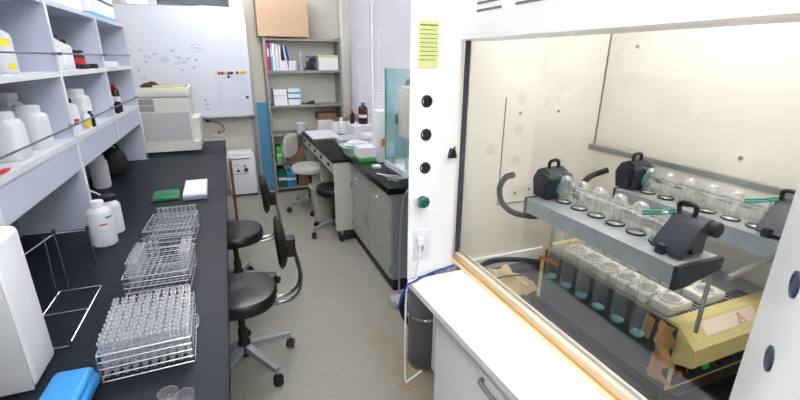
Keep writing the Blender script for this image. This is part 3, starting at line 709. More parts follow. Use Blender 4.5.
# middle bench cupboard
CX0, CX1, CY0, CY1, CZ = .945, 1.52, 2.53, 3.545, .80
t = thing('bench_cupboard', 'grey cupboard with black worktop, drawers and doors beside the desk', 'cabinet', (CX0, CY0, 0))
def cb(name, m, *a, **k): return lp(name, m, t, *a, **k)
cb('worktop', 'bench2', CX0-.025, CX1, CY0-.015, CY1, CZ-.045, CZ, bev=.004)
cb('body', 'cabside', CX0+.014, CX1, CY0, CY1, .10, CZ-.045)
cb('plinth', 'kick', CX0+.03, CX1, CY0+.015, CY1, 0, .10)
for k in range(2):
    y0 = CY0+.008+k*(CY1-CY0)/2; y1 = y0+(CY1-CY0)/2-.012
    d = cb('drawer', 'cab', CX0, CX0+.014, y0, y1, .60, .75)
    b = MB(); yc = (y0+y1)/2; b.tube(curve_pts([(CX0, yc-.035, .675), (CX0-.022, yc-.03, .672), (CX0-.022, yc+.03, .672), (CX0, yc+.035, .675)], 4), .005); h = b.build('handle', 'chrome', d)
    d = cb('door', 'cab', CX0, CX0+.014, y0, y1, .11, .59)
    yh = y1-.03 if k == 0 else y0+.03
    b = MB(); b.tube(curve_pts([(CX0, yh, .44), (CX0-.02, yh, .43), (CX0-.02, yh, .35), (CX0, yh, .34)], 4), .005); b.build('handle', 'chrome', d)
    for z in (.16, .52):
        b = MB(); yq = y0 if k == 0 else y1; b.lathe((CX0-.003, yq, z), [(.006, 0), (.006, .05)], n=8); b.build('hinge', 'chrome', d)

# items on middle bench / desk
t = thing('glass_case', 'teal-tinted clear case with a beige unit inside on the grey cupboard', 'case', (1.28, 2.96, CZ))
b = MB(); b.box(-.155, .17, -.22, .20, 0, .05, bev=.004); b.build('base', 'white', t)
b = MB(); b.box(-.15, -.144, -.02, .19, .05, .755); b.build('side_pane', 'tealglass', t)
b = MB(); b.box(-.144, .165, .186, .192, .05, .755); b.build('rear_pane', 'tealglass', t)
b = MB(); b.box(-.144, .02, -.215, -.209, .05, .26); b.build('front_pane', 'tealglass', t)
b = MB(); b.box(-.152, -.142, .18, .198, .05, .76);  b.build('corner_post', 'teal', t)
b = MB(); b.box(-.125, .11, -.20, .0, .27, .64, bev=.02); b.build('measuring_unit', 'desk', t)
b = MB(); b.box(.03, .07, -.06, -.02, .05, .27); b.box(.0, .10, -.10, .02, .05, .062); b.build('support_post', 'desk', t)
b = MB(); b.box(-.125, -.09, -.002, .05, .36, .43); b.lathe((0, 0, .64), [(.06, 0), (.05, .04), (.02, .06)], n=16); b.build('fitting', 'vent', t)
b = MB(); b.tube(curve_pts([(-.05, -.12, .66), (.0, -.1, .72), (.06, -.05, .74), (.09, 0, .68)]), .012); b.tube(curve_pts([(-.08, -.19, .31), (-.10, -.12, .18), (-.12, -.19, .06)]), .006); b.build('hose', 'tealglass', t)
printed_box('wipe_box', 'white tissue carton with green base band at the far end of the grey cupboard', .965, 1.13, 3.33, 3.50, CZ, .915, [(.0, .026, 'lgreen'), (.03, .034, 'green')])
one(box_obj('white_block', 'paper', None, 1.0, 1.065, 3.06, 3.12, CZ, .825, bev=.008), 'small white block lying on the grey cupboard worktop', 'block')
TL = (1.06, 2.78, CZ+.0045)
b = MB(); b.tube(curve_pts([(-.09, .12, 0), (-.03, .04, .0), (.05, .0, 0)]), .004, n=6); b.tube(curve_pts([(-.085, .13, 0), (-.02, .06, .0), (.05, .0, 0)]), .004, n=6)
one(b.build('tongs', 'chrome', None, TL), 'long metal tongs, the farthest of the small metal tools on the grey cupboard', 'tongs')
b = MB(); b.tube(curve_pts([(-.06, .02, 0), (.0, -.02, .0), (.08, -.05, 0)]), .004, n=6)
one(b.build('spatula', 'chrome', None, TL), 'thin metal spatula between the tongs and the scissors on the grey cupboard', 'spatula')
t = thing('scissors', 'small metal scissors nearest the front corner of the grey cupboard top', 'scissors', TL)
for q, r in (((-.05, -.06), (.08, -.075)), ((-.02, -.10), (.07, -.07))):
    b = MB(); b.tube([(q[0]+.018*math.cos(a), q[1]+.018*math.sin(a), 0) for a in [2*PI*k/12 for k in range(13)]], .003, n=5)
    b.tube([(q[0]+.018, q[1], 0), (r[0], r[1], 0)], .003, n=5); b.build('blade', 'chrome', t)
# tall white poster board / machine between
t = thing('tall_box', 'tall white box with orange and red stickers behind the tissue carton', 'box', (1.24, 3.32, CZ))
b = MB(); b.box(-.13, .13, -.06, .10, 0, .42, bev=.004); b.build('body', 'paper', t)
b = MB(); b.box(-.105, -.07, -.0615, -.06, .13, .20, bev=0); b.build('orange_sticker', 'orange', t)['label'] = 'orange sticker'
b = MB(); b.box(-.07, -.02, -.0615, -.06, .37, .385); b.build('red_sticker', 'red', t)['label'] = 'red sticker'
# tub with white packets on the desk
t = thing('plastic_basin', 'pale green plastic basin full of white packets on the near end of the desk', 'basin', (1.08, 3.74, DZ))
def rring(w, d, z, k=.35):
    return [(w*math.copysign(abs(math.cos(a))**k, math.cos(a)), d*math.copysign(abs(math.sin(a))**k, math.sin(a)), z) for a in [2*PI*q/28 for q in range(28)]]
b = MB(); b.ring_surface([rring(.13, .11, 0), rring(.155, .13, .075), rring(.17, .145, .078), rring(.17, .145, .082), rring(.15, .125, .08), rring(.125, .105, .006)]); b.build('tub', mat('pale_green_tub', rgb(196, 220, 212), .35), t)
def lump(cx, cy, cz, rx, ry, rz, m, par, name, seed=0):
    rn = random.Random(seed); b = MB(); bmesh.ops.create_icosphere(b.bm, subdivisions=3, radius=1)
    ph = [rn.uniform(0, 6) for _ in range(6)]
    for v in b.bm.verts:
        q = 1+.10*math.sin(5*v.co.x+ph[0])+.10*math.sin(6*v.co.y+ph[1])+.08*math.sin(9*v.co.z+ph[2])
        v.co = Vector((cx+v.co.x*rx*q, cy+v.co.y*ry*q, cz+v.co.z*rz*q))
    return b.build(name, m, par)
one(lump(0, 0, 0, .11, .09, .035, 'paper', None, 'bag_of_packets', 3), 'crumpled white packets heaped in the pale green basin', 'packets').location = (1.05, 3.73, DZ+.095)
t = thing('plastic_basin', 'second pale basin further along the desk holding white bottles', 'basin', (1.12, 4.12, DZ))
b = MB(); b.ring_surface([rring(.13, .13, 0), rring(.16, .15, .09), rring(.165, .155, .092), rring(.15, .14, .09), rring(.125, .12, .006)]); b.build('tub', 'hdpe', t)
bottle('spray_bottle', 'white squeeze bottle with blue collar standing behind the basins on the desk', 1.07, 4.36, DZ, .035, .26, 'hdpe', 'hdpe2', lab=('blue', .3, .36, -180, 20))
bottle('wash_bottle', 'white bottle with a red cap beside the basins on the desk', 1.30, 3.90, DZ, .04, .17, 'hdpe', 'red', neck=.6)
# little platform with the brown bottle and boxes
carton('carton', 'white carton at the desk end carrying the brown glass bottle', 1.18, 1.46, 4.25, 4.55, DZ, .955, 'paper')
bottle('glass_bottle', 'brown glass reagent bottle with a blue cap standing on a white carton', 1.33, 4.42, .9555, .052, .225, 'amber', 'skyblue', lab=('paper', .3, .45, -180, -60), neck=.35)
bottle('glass_bottle', 'slim red-brown bottle left of the blue-capped brown bottle', 1.22, 4.47, .9555, .026, .14, 'amber', 'red')
carton('carton', 'low white carton in front of the bottle carton on the desk', 1.24, 1.46, 3.98, 4.20, DZ, .90, 'paper')
one(box_obj('paper_sheet', 'paper', None, .81, 1.13, 4.62, 5.16, DZ, DZ+.012), 'stack of white paper at the far end of the black desktop', 'paper')
t = thing('bottle_carrier', 'shallow tray of small coloured bottles on the far half of the desk', 'tray', (1.14, 4.80, DZ+.013))
b = MB(); b.box(-.0, .26, -.09, .12, 0, .02); b.build('tray', 'machine', t)
for k in range(6):
    b = MB(); b.lathe((.03+.04*k, .0+.03*(k % 2), .02), [(.015, 0), (.015, .05), (.008, .055)], n=10); b.build('vial', 'hdpe', t)
    b = MB(); b.lathe((.03+.04*k, .0+.03*(k % 2), .075), [(.01, 0), (.01, .02)], n=10); b.build('vial_cap', ['red', 'vent', 'lgreen', 'lgreen', 'blue', 'navy'][k], t)
carton('carton', 'small blue and white carton beside the coloured vials on the desk', 1.40, 1.47, 4.66, 4.80, DZ, .87, 'skyblue')
printed_box('carton', 'open white carton with brown flaps at the far end of the desk', 1.14, 1.40, 4.98, 5.20, DZ, .93, [(.135, .152, 'brown')])
# cable from cupboard end to floor with grey plug box
b = MB(); b.tube(curve_pts([(1.06, 2.50, .79), (1.015, 2.49, .70), (1.0, 2.49, .45), (.99, 2.48, .2), (.97, 2.42, .04), (.98, 2.38, .02)]), .007)
one(b.build('power_cable', 'gmetal'), 'grey cable hanging down the near end of the grey cupboard', 'cable')
lump(0, 0, 0, .05, .06, .035, 'machine2', None, 'cable_adapter', 5).location = (.93, 2.36, .038)
tag(bpy.data.objects['cable_adapter'], 'pale grey lump of cable plug on the floor by the cupboard corner', 'plug')

# ------------------------------------------------------------------ chairs
def star_base(t, nleg, R, ang0, m, hub_h, cast='black', drop=.03):
    b = MB(); b.lathe((0, 0, 0), [(.03, .075), (.034, .09), (.034, .16), (.026, .17), (.026, .24), (.018, .25), (.018, hub_h)], n=18); b.build('pedestal', 'black', t)
    for k in range(nleg):
        a = ang0+2*PI*k/nleg; c, s = math.cos(a), math.sin(a)
        b = MB()
        n_ = Vector((-s, c, 0)); rings = []
        for q, zc, hh, ww in ((.02, .125, .022, .016), (R*.5, .108, .018, .015), (R, .09, .012, .013)):
            p = Vector((c*q, s*q, zc)); rings.append([p+n_*ww+Vector((0, 0, hh)), p-n_*ww+Vector((0, 0, hh)), p-n_*ww-Vector((0, 0, hh)), p+n_*ww-Vector((0, 0, hh))])
        b.ring_surface(rings, smooth=False)
        b.lathe((c*(R-.004), s*(R-.004), .055), [(.007, 0), (.007, .04)], n=8)
        l = b.build('base_leg', m, t)
        b = MB(); aa = a+.9
        dx, dy = -math.sin(aa)*.014, math.cos(aa)*.014
        for sg in (-1, 1):
            P0 = Vector((c*R, s*R, .027)); ax = Vector((dx, dy, 0)).normalized()
            rr = []
            for q, r in ((-.008, .02), (-.006, .027), (.006, .027), (.008, .02)):
                o = P0+ax*(sg*.013+q); e1 = Vector((0, 0, 1)); e2 = ax.cross(e1)
                rr.append([o+e1*r*math.cos(w)+e2*r*math.sin(w) for w in [2*PI*j/16 for j in range(16)]])
            b.ring_surface(rr)
        b.box(c*R-.01, c*R+.01, s*R-.01, s*R+.01, .03, .062)
        b.build('caster', cast, t)
def swivel_chair(name, label, x, y, face, seat_m='vinyl', leg_m='gmetal', seat_z=.45, back=True, R=.26, ang0=0, group=None, back_h=.0, seat_r=.2):
    """face: direction the sitter looks (radians); the back is opposite"""
    t = thing(name, label, 'chair' if back else 'stool', (x, y, 0), face, group)
    b = MB(); n = 36; r = seat_r
    prof = [(r*.80, -.045), (r*.97, -.035), (r, -.015), (r*.985, .012), (r*.93, .028), (r*.7, .034), (r*.3, .026), (.001, .024)]
    def ring(rr, h): return [(rr*math.copysign(abs(math.cos(a))**.85, math.cos(a)), rr*math.copysign(abs(math.sin(a))**.85, math.sin(a)), seat_z+h) for a in [2*PI*k/n for k in range(n)]]
    b.ring_surface([ring(q, h) for q, h in prof], cap0=True, cap1=False); b.build('seat', seat_m, t)
    b = MB(); b.lathe((0, 0, 0), [(r*.82, seat_z-.052), (r*.84, seat_z-.045)], n=28); b.box(-.09, .09, -.05, .05, seat_z-.075, seat_z-.05); b.build('seat_pan', 'black', t)
    star_base(t, 5, R, ang0, leg_m, seat_z-.07)
    if back:
        bx = -.215-.03   # back behind the seat
        b = MB()
        for sg in (-1, 1):
            b.tube(curve_pts([(-.06, sg*.03, seat_z-.062), (-.22, sg*.035, seat_z-.066), (-.30, sg*.035, seat_z-.03), (-.325, sg*.03, seat_z+.06), (-.31, sg*.02, seat_z+.17), (-.29, sg*.01, seat_z+.26+back_h)], 6), .010, n=8)
        b.build('back_support', 'chrome', t)
        b = MB(); b.box(-.31, -.255, -.035, .035, seat_z+.19+back_h, seat_z+.29+back_h, bev=.006); b.build('back_bracket', 'black', t)
        # curved pad
        b = MB(); zc = seat_z+.27+back_h; W, Hh, T = .14, .135, .024
        for side in (0,):
            rings = []; NU, NV = 14, 12
            def sup(u, v):   # u,v in -1..1 on disc-like square
                return (W*u*math.sqrt(1-v*v*.38), Hh*v*math.sqrt(1-u*u*.38))
            grid = {}
            for s_, off in ((0, 1), (1, -1)):
                for i in range(NU+1):
                    for j in range(NV+1):
                        u, v = -1+2*i/NU, -1+2*j/NV; yy, zz = sup(u, v)
                        edge = max(0, (1-abs(u)**4)*(1-abs(v)**4))**.5
                        xx = -.242+off*T*edge+.8*yy*yy+.06*zz+.5*zz*zz
                        key = (s_, i, j)
                        if s_ == 1 and (i in (0, NU) or j in (0, NV)): grid[key] = grid[(0, i, j)]
                        else: grid[key] = b.bm.verts.new((xx, yy, zc+zz))
            for s_ in (0, 1):
                for i in range(NU):
                    for j in range(NV):
                        f = b.bm.faces.new((grid[s_, i, j], grid[s_, i+1, j], grid[s_, i+1, j+1], grid[s_, i, j+1])); f.smooth = True
        b.build('backrest', seat_m, t)
    return t
swivel_chair('swivel_chair', 'dark brown swivel chair nearest the camera, pushed under the left bench', -.07, 2.10, PI-.08, ang0=1.0, group='dark swivel chairs at the left bench')
swivel_chair('swivel_chair', 'dark brown swivel chair behind the nearest one at the left bench', -.075, 2.97, PI-.05, ang0=.7, group='dark swivel chairs at the left bench')
swivel_chair('swivel_chair', 'pale grey swivel chair at the far end of the cream desk', .745, 4.57, -.75, seat_m='gvinyl', ang0=.3, seat_r=.19, back_h=-.04, seat_z=.48)
swivel_chair('stool', 'round black stool on casters tucked under the near end of the desk', .835, 3.80, 0, seat_m='bvinyl', back=False, seat_r=.17, seat_z=.445, R=.24, ang0=3.5)
t = thing('waste_bin', 'grey-green square waste bin under the desk behind the black stool', 'bin', (.80, 4.17, 0))
b = MB(); b.ring_surface([rring(.09, .08, 0), rring(.125, .11, .36), rring(.132, .117, .365), rring(.132, .117, .38), rring(.12, .105, .38), rring(.085, .075, .01)]); b.build('body', 'bin', t)

# ------------------------------------------------------------------ fume hood
LZ = .80
t = HOOD = thing('fume_hood', 'white fume hood with glass sash filling the right side', 'fume hood', (.82, .9, 0))
def hd(name, m, *a, **k): return lp(name, m, HOOD, *a, **k)
def at(o, par=HOOD): o.location = tuple(-v for v in par.location); return o
b = MB(); b.prism([(.572, 1.347), (.775, 1.378), (.80, 1.40), (.822, 1.452), (.822, 1.60), (.70, 1.60), (.583, 1.362)], .80, 2.6); colL = at(b.build('column', 'hoodwhite', HOOD))
b = MB(); b.prism([(.805, .352), (.655, .2485), (.60, .18), (.60, .02), (.82, .02), (.83, .352)], .80, 2.6); colR = at(b.build('column', 'hoodwhite', HOOD))
hd('header', 'hoodwhite', .780, .95, .02, 1.43, 1.688, 2.6)
b = MB(); b.prism([(.573, 1.345), (.85, 1.345), (.85, -.15), (.640, -.15)], .774, LZ); at(b.build('ledge', 'ledge', HOOD))
hd('shell_end', 'liner', .822, 1.70, 1.55, 1.60, .10, 2.6)
hd('shell_back', 'liner', 1.65, 1.70, .10, 1.55, .62, 2.6)
hd('shell_end', 'liner', .83, 1.70, .02, .10, .10, 2.6)
hd('shell_top', 'liner', .95, 1.65, .10, 1.55, 2.3, 2.34)
hd('work_surface', 'bench2', .85, 1.65, .10, 1.55, .62, .66)
hd('skirting', 'hoodwhite', .85, 1.615, 1.535, 1.5499, .66, .72)
hd('baffle', 'liner', 1.615, 1.63, .10, 1.549, .68, 1.215)
hd('baffle_shadow_strip', 'liner_grey', 1.610, 1.632, .10, 1.545, 1.215, 1.236)  # grey strip stands in for the shadow under the baffle groove
b = MB()
for a in ((1.107, 1.110, 1.546, 1.55, .985, 1.47), (1.109, 1.60, 1.546, 1.55, .980, .985)): b.box(*a)
at(b.build('access_panel_seam', 'seam', HOOD))
b = MB()
for x, z in ((1.19, 1.40), (1.40, 1.40), (1.20, 1.03), (1.28, 1.04)): b.lathe((x, 1.55, z), [(.007, 0), (.007, -.004)], n=10, axis='Y')
for y, z in ((1.40, 1.68), (.9, 1.30), (.5, 1.30)): b.lathe((1.65, y, z), [(.008, 0), (.008, -.004)], n=10, axis='X')
at(b.build('screw', 'liner_grey', HOOD))
b = MB(); b.box(1.646, 1.65, 1.545, 1.5499, .7, 2.3); at(b.build('corner_seam', 'seam', HOOD))
b = MB(); b.box(.99, 1.5, .5, 1.15, 2.27, 2.30); at(b.build('hood_light', 'hoodlamp', HOOD))
# vents in header
for k in range(3):
    y1 = 1.288-.205*k; b = MB()
    for q in range(6): b.box(.7785, .780, y1-.135, y1, 1.768+q*.022, 1.775+q*.022)
    at(b.build('vent_slot', 'vent', HOOD))
# sash
sa = hd('sash', 'darkrail', .836, .848, 1.436, 1.449, .835, 1.70)
b = MB(); b.box(.838, .843, .345, 1.437, .830, 1.70); b.build('glass', 'pane', sa)
b = MB(); b.box(.836, .850, .345, 1.437, .815, .832); b.build('bottom_rail', 'cream', sa)
b = MB(); b.box(.848, .853, .345, 1.440, .82, 1.70) if 0 else b.box(.848, .852, 1.43, 1.449, .835, 1.70); b.build('side_track', 'steel', sa)
b = MB(); b.box(.812, .818, .34, 1.445, LZ, .806, 'cream'); b.box(.818, .822, .34, 1.445, LZ, .810, 'cream'); b.box(.822, .834, .34, 1.445, LZ, .811, 'ochre'); b.box(.834, .836, .34, 1.445, LZ, .811, 'cream'); b.box(.836, .872, .34, 1.445, LZ, .814, 'cream'); b.box(.872, .884, .34, 1.445, .795, .810, 'bluegrey'); b.box(.884, .892, .34, 1.445, .795, .816, 'cream'); b.box(.85, .905, .34, 1.445, .66, .80, 'bluegrey')
at(b.build('sill_track', 'cream', HOOD))
# holes on columns
for z in (1.483, 1.366, 1.244):
    b = MB(); b.lathe((.640, 1.3585, z), [(.0215, 0), (.0215, -.005), (.017, -.006), (.015, -.003)], n=24, axis='Y')
    at(b.build('grommet', 'black', HOOD))
nx, ny = -(.352-.2485), (.805-.655); nl = math.hypot(nx, ny); nx /= nl; ny /= nl
for z in (1.097, 1.217, 1.337, 1.457):
    b = MB(); base = Vector((.655+.62*.033+.0, .24+.62*.0247, z)); base = Vector((.68, .2485+(.68-.655)*.69, z)); tx = Vector((.8231, .5679, 0)); N = Vector((nx, ny, 0))
    rings = []
    for rr, h in ((.019, -.001), (.019, .003), (.016, .004), (.014, .002)): rings.append([base+N*h+tx*rr*math.cos(w)+Vector((0, 0, rr*math.sin(w))) for w in [2*PI*k/24 for k in range(24)]])
    b.ring_surface(rings); at(b.build('grommet', 'darkrail', HOOD))
# sash pull knob: black wedge
b = MB(); b.prism([(.74, 1.272), (.77, 1.272), (.763, 1.302), (.752, 1.308), (.747, 1.302)], 1.352, 1.378, axis='Y'); at(b.build('sash_catch', 'black', HOOD))
b = MB(); b.lathe((.755, 1.352, 1.312), [(.006, 0), (.006, -.006)], n=12, axis='Y'); at(b.build('catch_screw', 'chrome', HOOD))
# teal gas tap
b = MB(); b.lathe((.624, 1.357, 1.128), [(.038, 0), (.038, -.004), (.032, -.008), (.016, -.01), (.014, -.03)], n=28, axis='Y'); at(b.build('tap_flange', 'white', HOOD))
b = MB(); b.lathe((.619, 1.328, 1.128), [(.02, 0), (.022, -.006), (.022, -.022), (.016, -.028)], n=8, axis='Y'); b.box(.597, .615, 1.30, 1.326, 1.110, 1.130, bev=.004); at(b.build('tap_knob', 'dteal', HOOD))
# socket plate
b = MB(); b.box(.594, .668, 1.348, 1.366, .875, 1.005, bev=.004); at(b.build('socket_plate', 'shelf_edge', HOOD))
b = MB(); b.box(.618, .640, 1.343, 1.35, .915, .955, bev=.003, m='machine2')
for z in (.925, .94):
    for x in (.624, .632): b.box(x, x+.002, 1.342, 1.344, z, z+.008, 'black')
at(b.build('socket', 'machine2', HOOD))
# yellow note
t = thing('paper_note', 'yellow handwritten notice stuck at the top of the left hood column', 'note', (.64, 1.357, 1.60))
b = MB(); b.box(-.040, .040, -.0035, -.001, -.006, .142); b.build('sheet', 'yellow', t)
t.rotation_euler.z = math.atan2(.028, .197)
b = MB(); rn = random.Random(2)
for k in range(9):
    z = .128-.0135*k; x = -.033
    while x < .03:
        w = rn.uniform(.004, .010); b.box(x, min(x+w, .034), -.0042, -.0034, z-.0012, z+(.0012 if k else .003)); x += w+.0025
b.build('note_text', 'inkdark', t)
# plug and white cord
t = thing('plug_cord', 'white plug and cord hanging from the socket on the hood column', 'cord', (.615, 1.34, .96))
b = MB(); b.box(-.012, .014, -.02, .001, -.01, .022, bev=.004); b.build('plug', 'white', t)
b = MB(); b.tube(curve_pts([(-.0, -.015, -.01), (-.006, -.016, -.06), (-.012, -.012, -.12), (-.018, -.014, -.155), (-.052, -.02, -.165), (-.056, -.01, -.3), (-.05, 0, -.62), (-.02, .02, -.66), (.05, .05, -.66)]), .004); b.build('cable', 'white', t)
# blue cable
b = MB(); b.tube(curve_pts([(.53, 1.33, .70), (.555, 1.315, .79), (.585, 1.315, .806), (.68, 1.355, .806), (.76, 1.372, .806), (.80, 1.383, .806)]), .004)
one(b.build('blue_cable', 'blue'), 'blue cable crossing the white ledge to the corner of the sash', 'cable')

# base cabinet below ledge
t = thing('hood_cabinet', 'white cabinet below the hood ledge with a dark bow handle', 'cabinet', (.62, .5, 0))
def hc(name, m, *a, **k): return lp(name, m, t, *a, **k)
hc('body', 'hoodwhite', .635, .845, -.15, 1.19, .05, .773); hc('body_rear', 'hoodwhite', .845, 1.55, .105, 1.19, .05, .615)
hc('plinth', 'kick', .66, 1.50, -.12, 1.17, 0, .05)
for y0, y1 in ((.70, 1.17), (.10, .69)):
    d = hc('door', 'hoodwhite', .615, .635, y0, y1, .07, .73, bev=.002)
    yh = y0+.10 if y0 > .5 else y1-.1
    b = MB(); b.tube(curve_pts([(.615, yh-.055, .715), (.602, yh-.045, .71), (.600, yh+.045, .71), (.615, yh+.055, .715)], 5), .008); b.build('handle', 'vent', d)
HB = [o for o in bpy.data.objects if o.name.startswith('handle') and o.parent and o.parent.name.startswith('door')]

# grey cylinder, chained
t = thing('gas_cylinder', 'grey gas cylinder chained beside the far end of the hood cabinet', 'gas cylinder', (.895, 1.79, 0))
b = MB(); b.lathe((0, 0, 0), [(.108, 0), (.117, .015), (.117, 1.05), (.10, 1.13), (.06, 1.18), (.035, 1.20)], n=32); b.build('body', 'cyl', t)
b = MB(); b.lathe((0, 0, 0), [(.03, 1.20), (.03, 1.26), (.015, 1.27), (.015, 1.30)], n=14); b.build('valve', 'steel', t)
b = MB(); b.lathe((0, 0, 0), [(.119, .0), (.119, .02)], n=32, cap0=False, cap1=False); b.build('rust_ring', 'rust', t)
t = thing('safety_chain', 'steel chain holding the grey gas cylinder', 'chain', (.895, 1.79, .33))
b = MB(); N = 40
for k in range(N):
    a = 2*PI*k/N; c, s = math.cos(a), math.sin(a); R_ = .124; P = Vector((R_*c, R_*s, .006*math.sin(3*a))); T = Vector((-s, c, 0)); N_ = Vector((0, 0, 1)) if k % 2 else Vector((c, s, 0))
    b.tube([P+T*.012*math.cos(w)+N_*.006*math.sin(w) for w in [2*PI*j/8 for j in range(9)]], .0018, n=4, cap=False)
b.build('links', 'chrome', t)
b = MB(); b.tube(curve_pts([(.86, 1.935, .40), (.81, 1.95, .34), (.80, 1.96, .25), (.83, 1.96, .16), (.89, 1.95, .10), (.95, 1.96, .017), (1.0, 1.98, .017)]), .016)
one(b.build('black_hose', 'rubber'), 'black hose hanging behind the grey gas cylinder', 'hose')

# ------------------------------------------------------------------ digestion apparatus in hood
HZ = .66
t = DIG = thing('digestion_block', 'beige laboratory digestion block with white ceramic heating wells inside the hood', 'heater', (1.3, .93, HZ))
def dg(name, m, *a, **k): return lp(name, m, DIG, *a, **k)
def atd(o): o.location = (-1.3, -.93, -HZ); return o
bx0, bx1, by0, by1, bz = 1.125, 1.60, .60, 1.235, .900
dg('foot_rail', 'black', bx0+.03, bx1-.03, by0+.03, by1-.03, HZ, .675)
b = MB(); b.box(bx0+.004, bx1, by0+.05, by1-.02, .675, bz-.02); atd(b.build('chassis', 'beige', DIG))
b = MB(); b.prism([(by0+.065, .675), (by0+.065, .775), (by0-.005, .80), (by0, .855), (by0+.055, .905), (by0+.09, .905), (by0+.09, .675)], bx0, bx1, axis='X'); atd(b.build('front_fascia', 'beige', DIG))
dg('rear_fascia', 'beige_side', bx0-.003, bx1, by1-.02, by1, .675, .912)
dg('heat_shield', 'darkplate', bx0-.004, bx0+.004, by0+.055, by1-.02, .675, .895)
dg('top_plate', 'topplate', bx0, bx1, by0+.09, by1-.02, bz-.02, bz)
dg('control_panel', 'black', bx0+.02, bx1-.02, by0+.045, by0+.065, .69, .772)
for x, r in ((1.21, .014), (1.335, .016), (1.43, .014)):
    b = MB(); b.lathe((x, by0+.045, .735), [(r, 0), (r*.85, -.018), (r*.6, -.02)], n=18, axis='Y'); atd(b.build('knob', 'black', DIG))
    b = MB(); b.lathe((x, by0+.044, .735), [(r*1.25, 0), (r*1.25, -.003)], n=18, axis='Y'); atd(b.build('knob_dial', 'vent', DIG))
b = MB(); b.box(1.155, 1.167, by0+.038, by0+.045, .727, .743); atd(b.build('pilot_lamp', 'ledr', DIG))
b = MB(); b.box(1.268, 1.288, by0+.036, by0+.045, .722, .748); atd(b.build('power_switch', 'led', DIG))
# label on the sloping front top: plane through (by0,.862)-(by0+.055,.905)
def slope_pt(x, q, off=.0015):
    y = by0+.055*q; z = .855+.05*q; return (x, y-off*.673, z+off*.74)
b = MB(); b.ring_surface([[slope_pt(1.20, .35), slope_pt(1.44, .35)], [slope_pt(1.20, .9), slope_pt(1.44, .9)]], closed=False, cap0=False, cap1=False); atd(b.build('warning_label', 'label', DIG))
b = MB(); b.tube([slope_pt(1.35, .42, .002), slope_pt(1.38, .42, .002), slope_pt(1.365, .82, .002), slope_pt(1.35, .42, .002)], .0014, n=4)

b.tube([slope_pt(1.365, .5, .002), slope_pt(1.365, .66, .002)], .0012, n=4)
atd(b.build('warning_print', 'red', DIG))
# vents near front of top
b = MB()
for g in range(2):
    for k in range(8): b.box(bx0+.05+g*.19+.019*k, bx0+.058+g*.19+.019*k, by0+.092, by0+.128, bz-.001, bz+.0015)
atd(b.build('vent_slot', 'black', DIG))
# wells
for row, xw in enumerate((1.19, 1.345)):
    for k in range(6):
        yc = .735+.0765*k
        b = MB(); b.box(xw-.052, xw+.052, yc-.035, yc+.035, bz, bz+.030, 'ceramic', bev=.005)
        rings = [[(xw+r*math.cos(w), yc+r*math.sin(w)*.98, bz+h) for w in [2*PI*j/24 for j in range(24)]] for r, h in ((.034, .0302), (.032, .036), (.027, .036), (.024, .031))]
        b.ring_surface(rings, 'ceramic', cap0=False, cap1=False)
        b.ring_surface([[(xw+.026*math.cos(w), yc+.025*math.sin(w), bz+.0315) for w in [2*PI*j/24 for j in range(24)]], [(xw+.001*math.cos(w), yc+.001*math.sin(w), bz+.0312) for w in [2*PI*j/24 for j in range(24)]]], 'ceramic_in', cap0=False)
        atd(b.build('heating_well', 'ceramic', DIG))
# peeling tape / rusty paper on near corner
b = MB(); rn = random.Random(4); rings = []
for i in range(12):
    z = .70+.195*i/11; w = .034+.010*math.sin(i*1.7)
    rings.append([(bx0-.006-.010*abs(math.sin(i*1.3))*(0 if j else 0)-.004-.006*math.sin(j*1.4+i), by0+.105-w*j/4*1.6+.004*math.sin(i*2+j), z) for j in range(5)])
b.ring_surface(rings, closed=False, cap0=False, cap1=False); o = atd(b.build('peeling_tape', 'rust', DIG)); o['label'] = 'brown peeling tape'
b = MB(); b.box(bx0-.0065, bx0-.0045, by0+.125, by0+.155, .81, .885, rot=(6, 'X', (bx0, by0+.14, .85))); o = atd(b.build('tape_patch', 'rust', DIG)); o['label'] = 'brown tape patch'
b = MB(); b.box(bx0-.008, bx0-.0045, by1-.10, by1+.01, .85, .864, rot=(-7, 'X', (bx0, by1-.02, .857))); o = atd(b.build('tape_strip', 'orange', DIG)); o['label'] = 'orange tape strip'

def head(par, x, y, z, flip):
    """black plastic end cap with loop handle and teal clip"""
    s = flip
    b = MB()
    prof = [(-.055, 0), (-.066, .06), (-.058, .078), (-.045, .100), (-.015, .115), (.015, .105), (.034, .08), (.036, .03), (.024, 0)]
    b.prism([(y+s*u, z+v) for u, v in prof], x-.042, x+.045, axis='X')
    b.box(x-.05, x-.041, y-s*.045, y+s*.01, z+.01, z+.075)
    o = b.build('end_clamp', 'navyblack', par)
    b = MB(); b.tube(curve_pts([(x-.02, y-s*.01, z+.10), (x-.017, y-s*.01, z+.136), (x+.018, y-s*.01, z+.136), (x+.022, y-s*.01, z+.10)], 5), .0065); b.build('loop_handle', 'black', o)
    b = MB(); b.lathe((x-.055, y+s*.018, z+.075), [(.02, 0), (.02, .11)], n=16, axis='X'); b.build('roller', 'black', o)
    b = MB(); b.tube([(x+.005+.026*math.cos(w)+.012*math.sin(w), y+s*(.052)+.006*math.sin(w)*s, z+.062+.032*math.sin(w)) for w in [2*PI*k/20 for k in range(21)]], .0032, n=6)
    b.tube([(x-.01, y+s*.01, z+.095), (x+.0, y+s*.045, z+.09)], .003, n=6)
    o2 = b.build('teal_clip', 'teal', o); o2['label'] = 'teal ring clip'
    return o
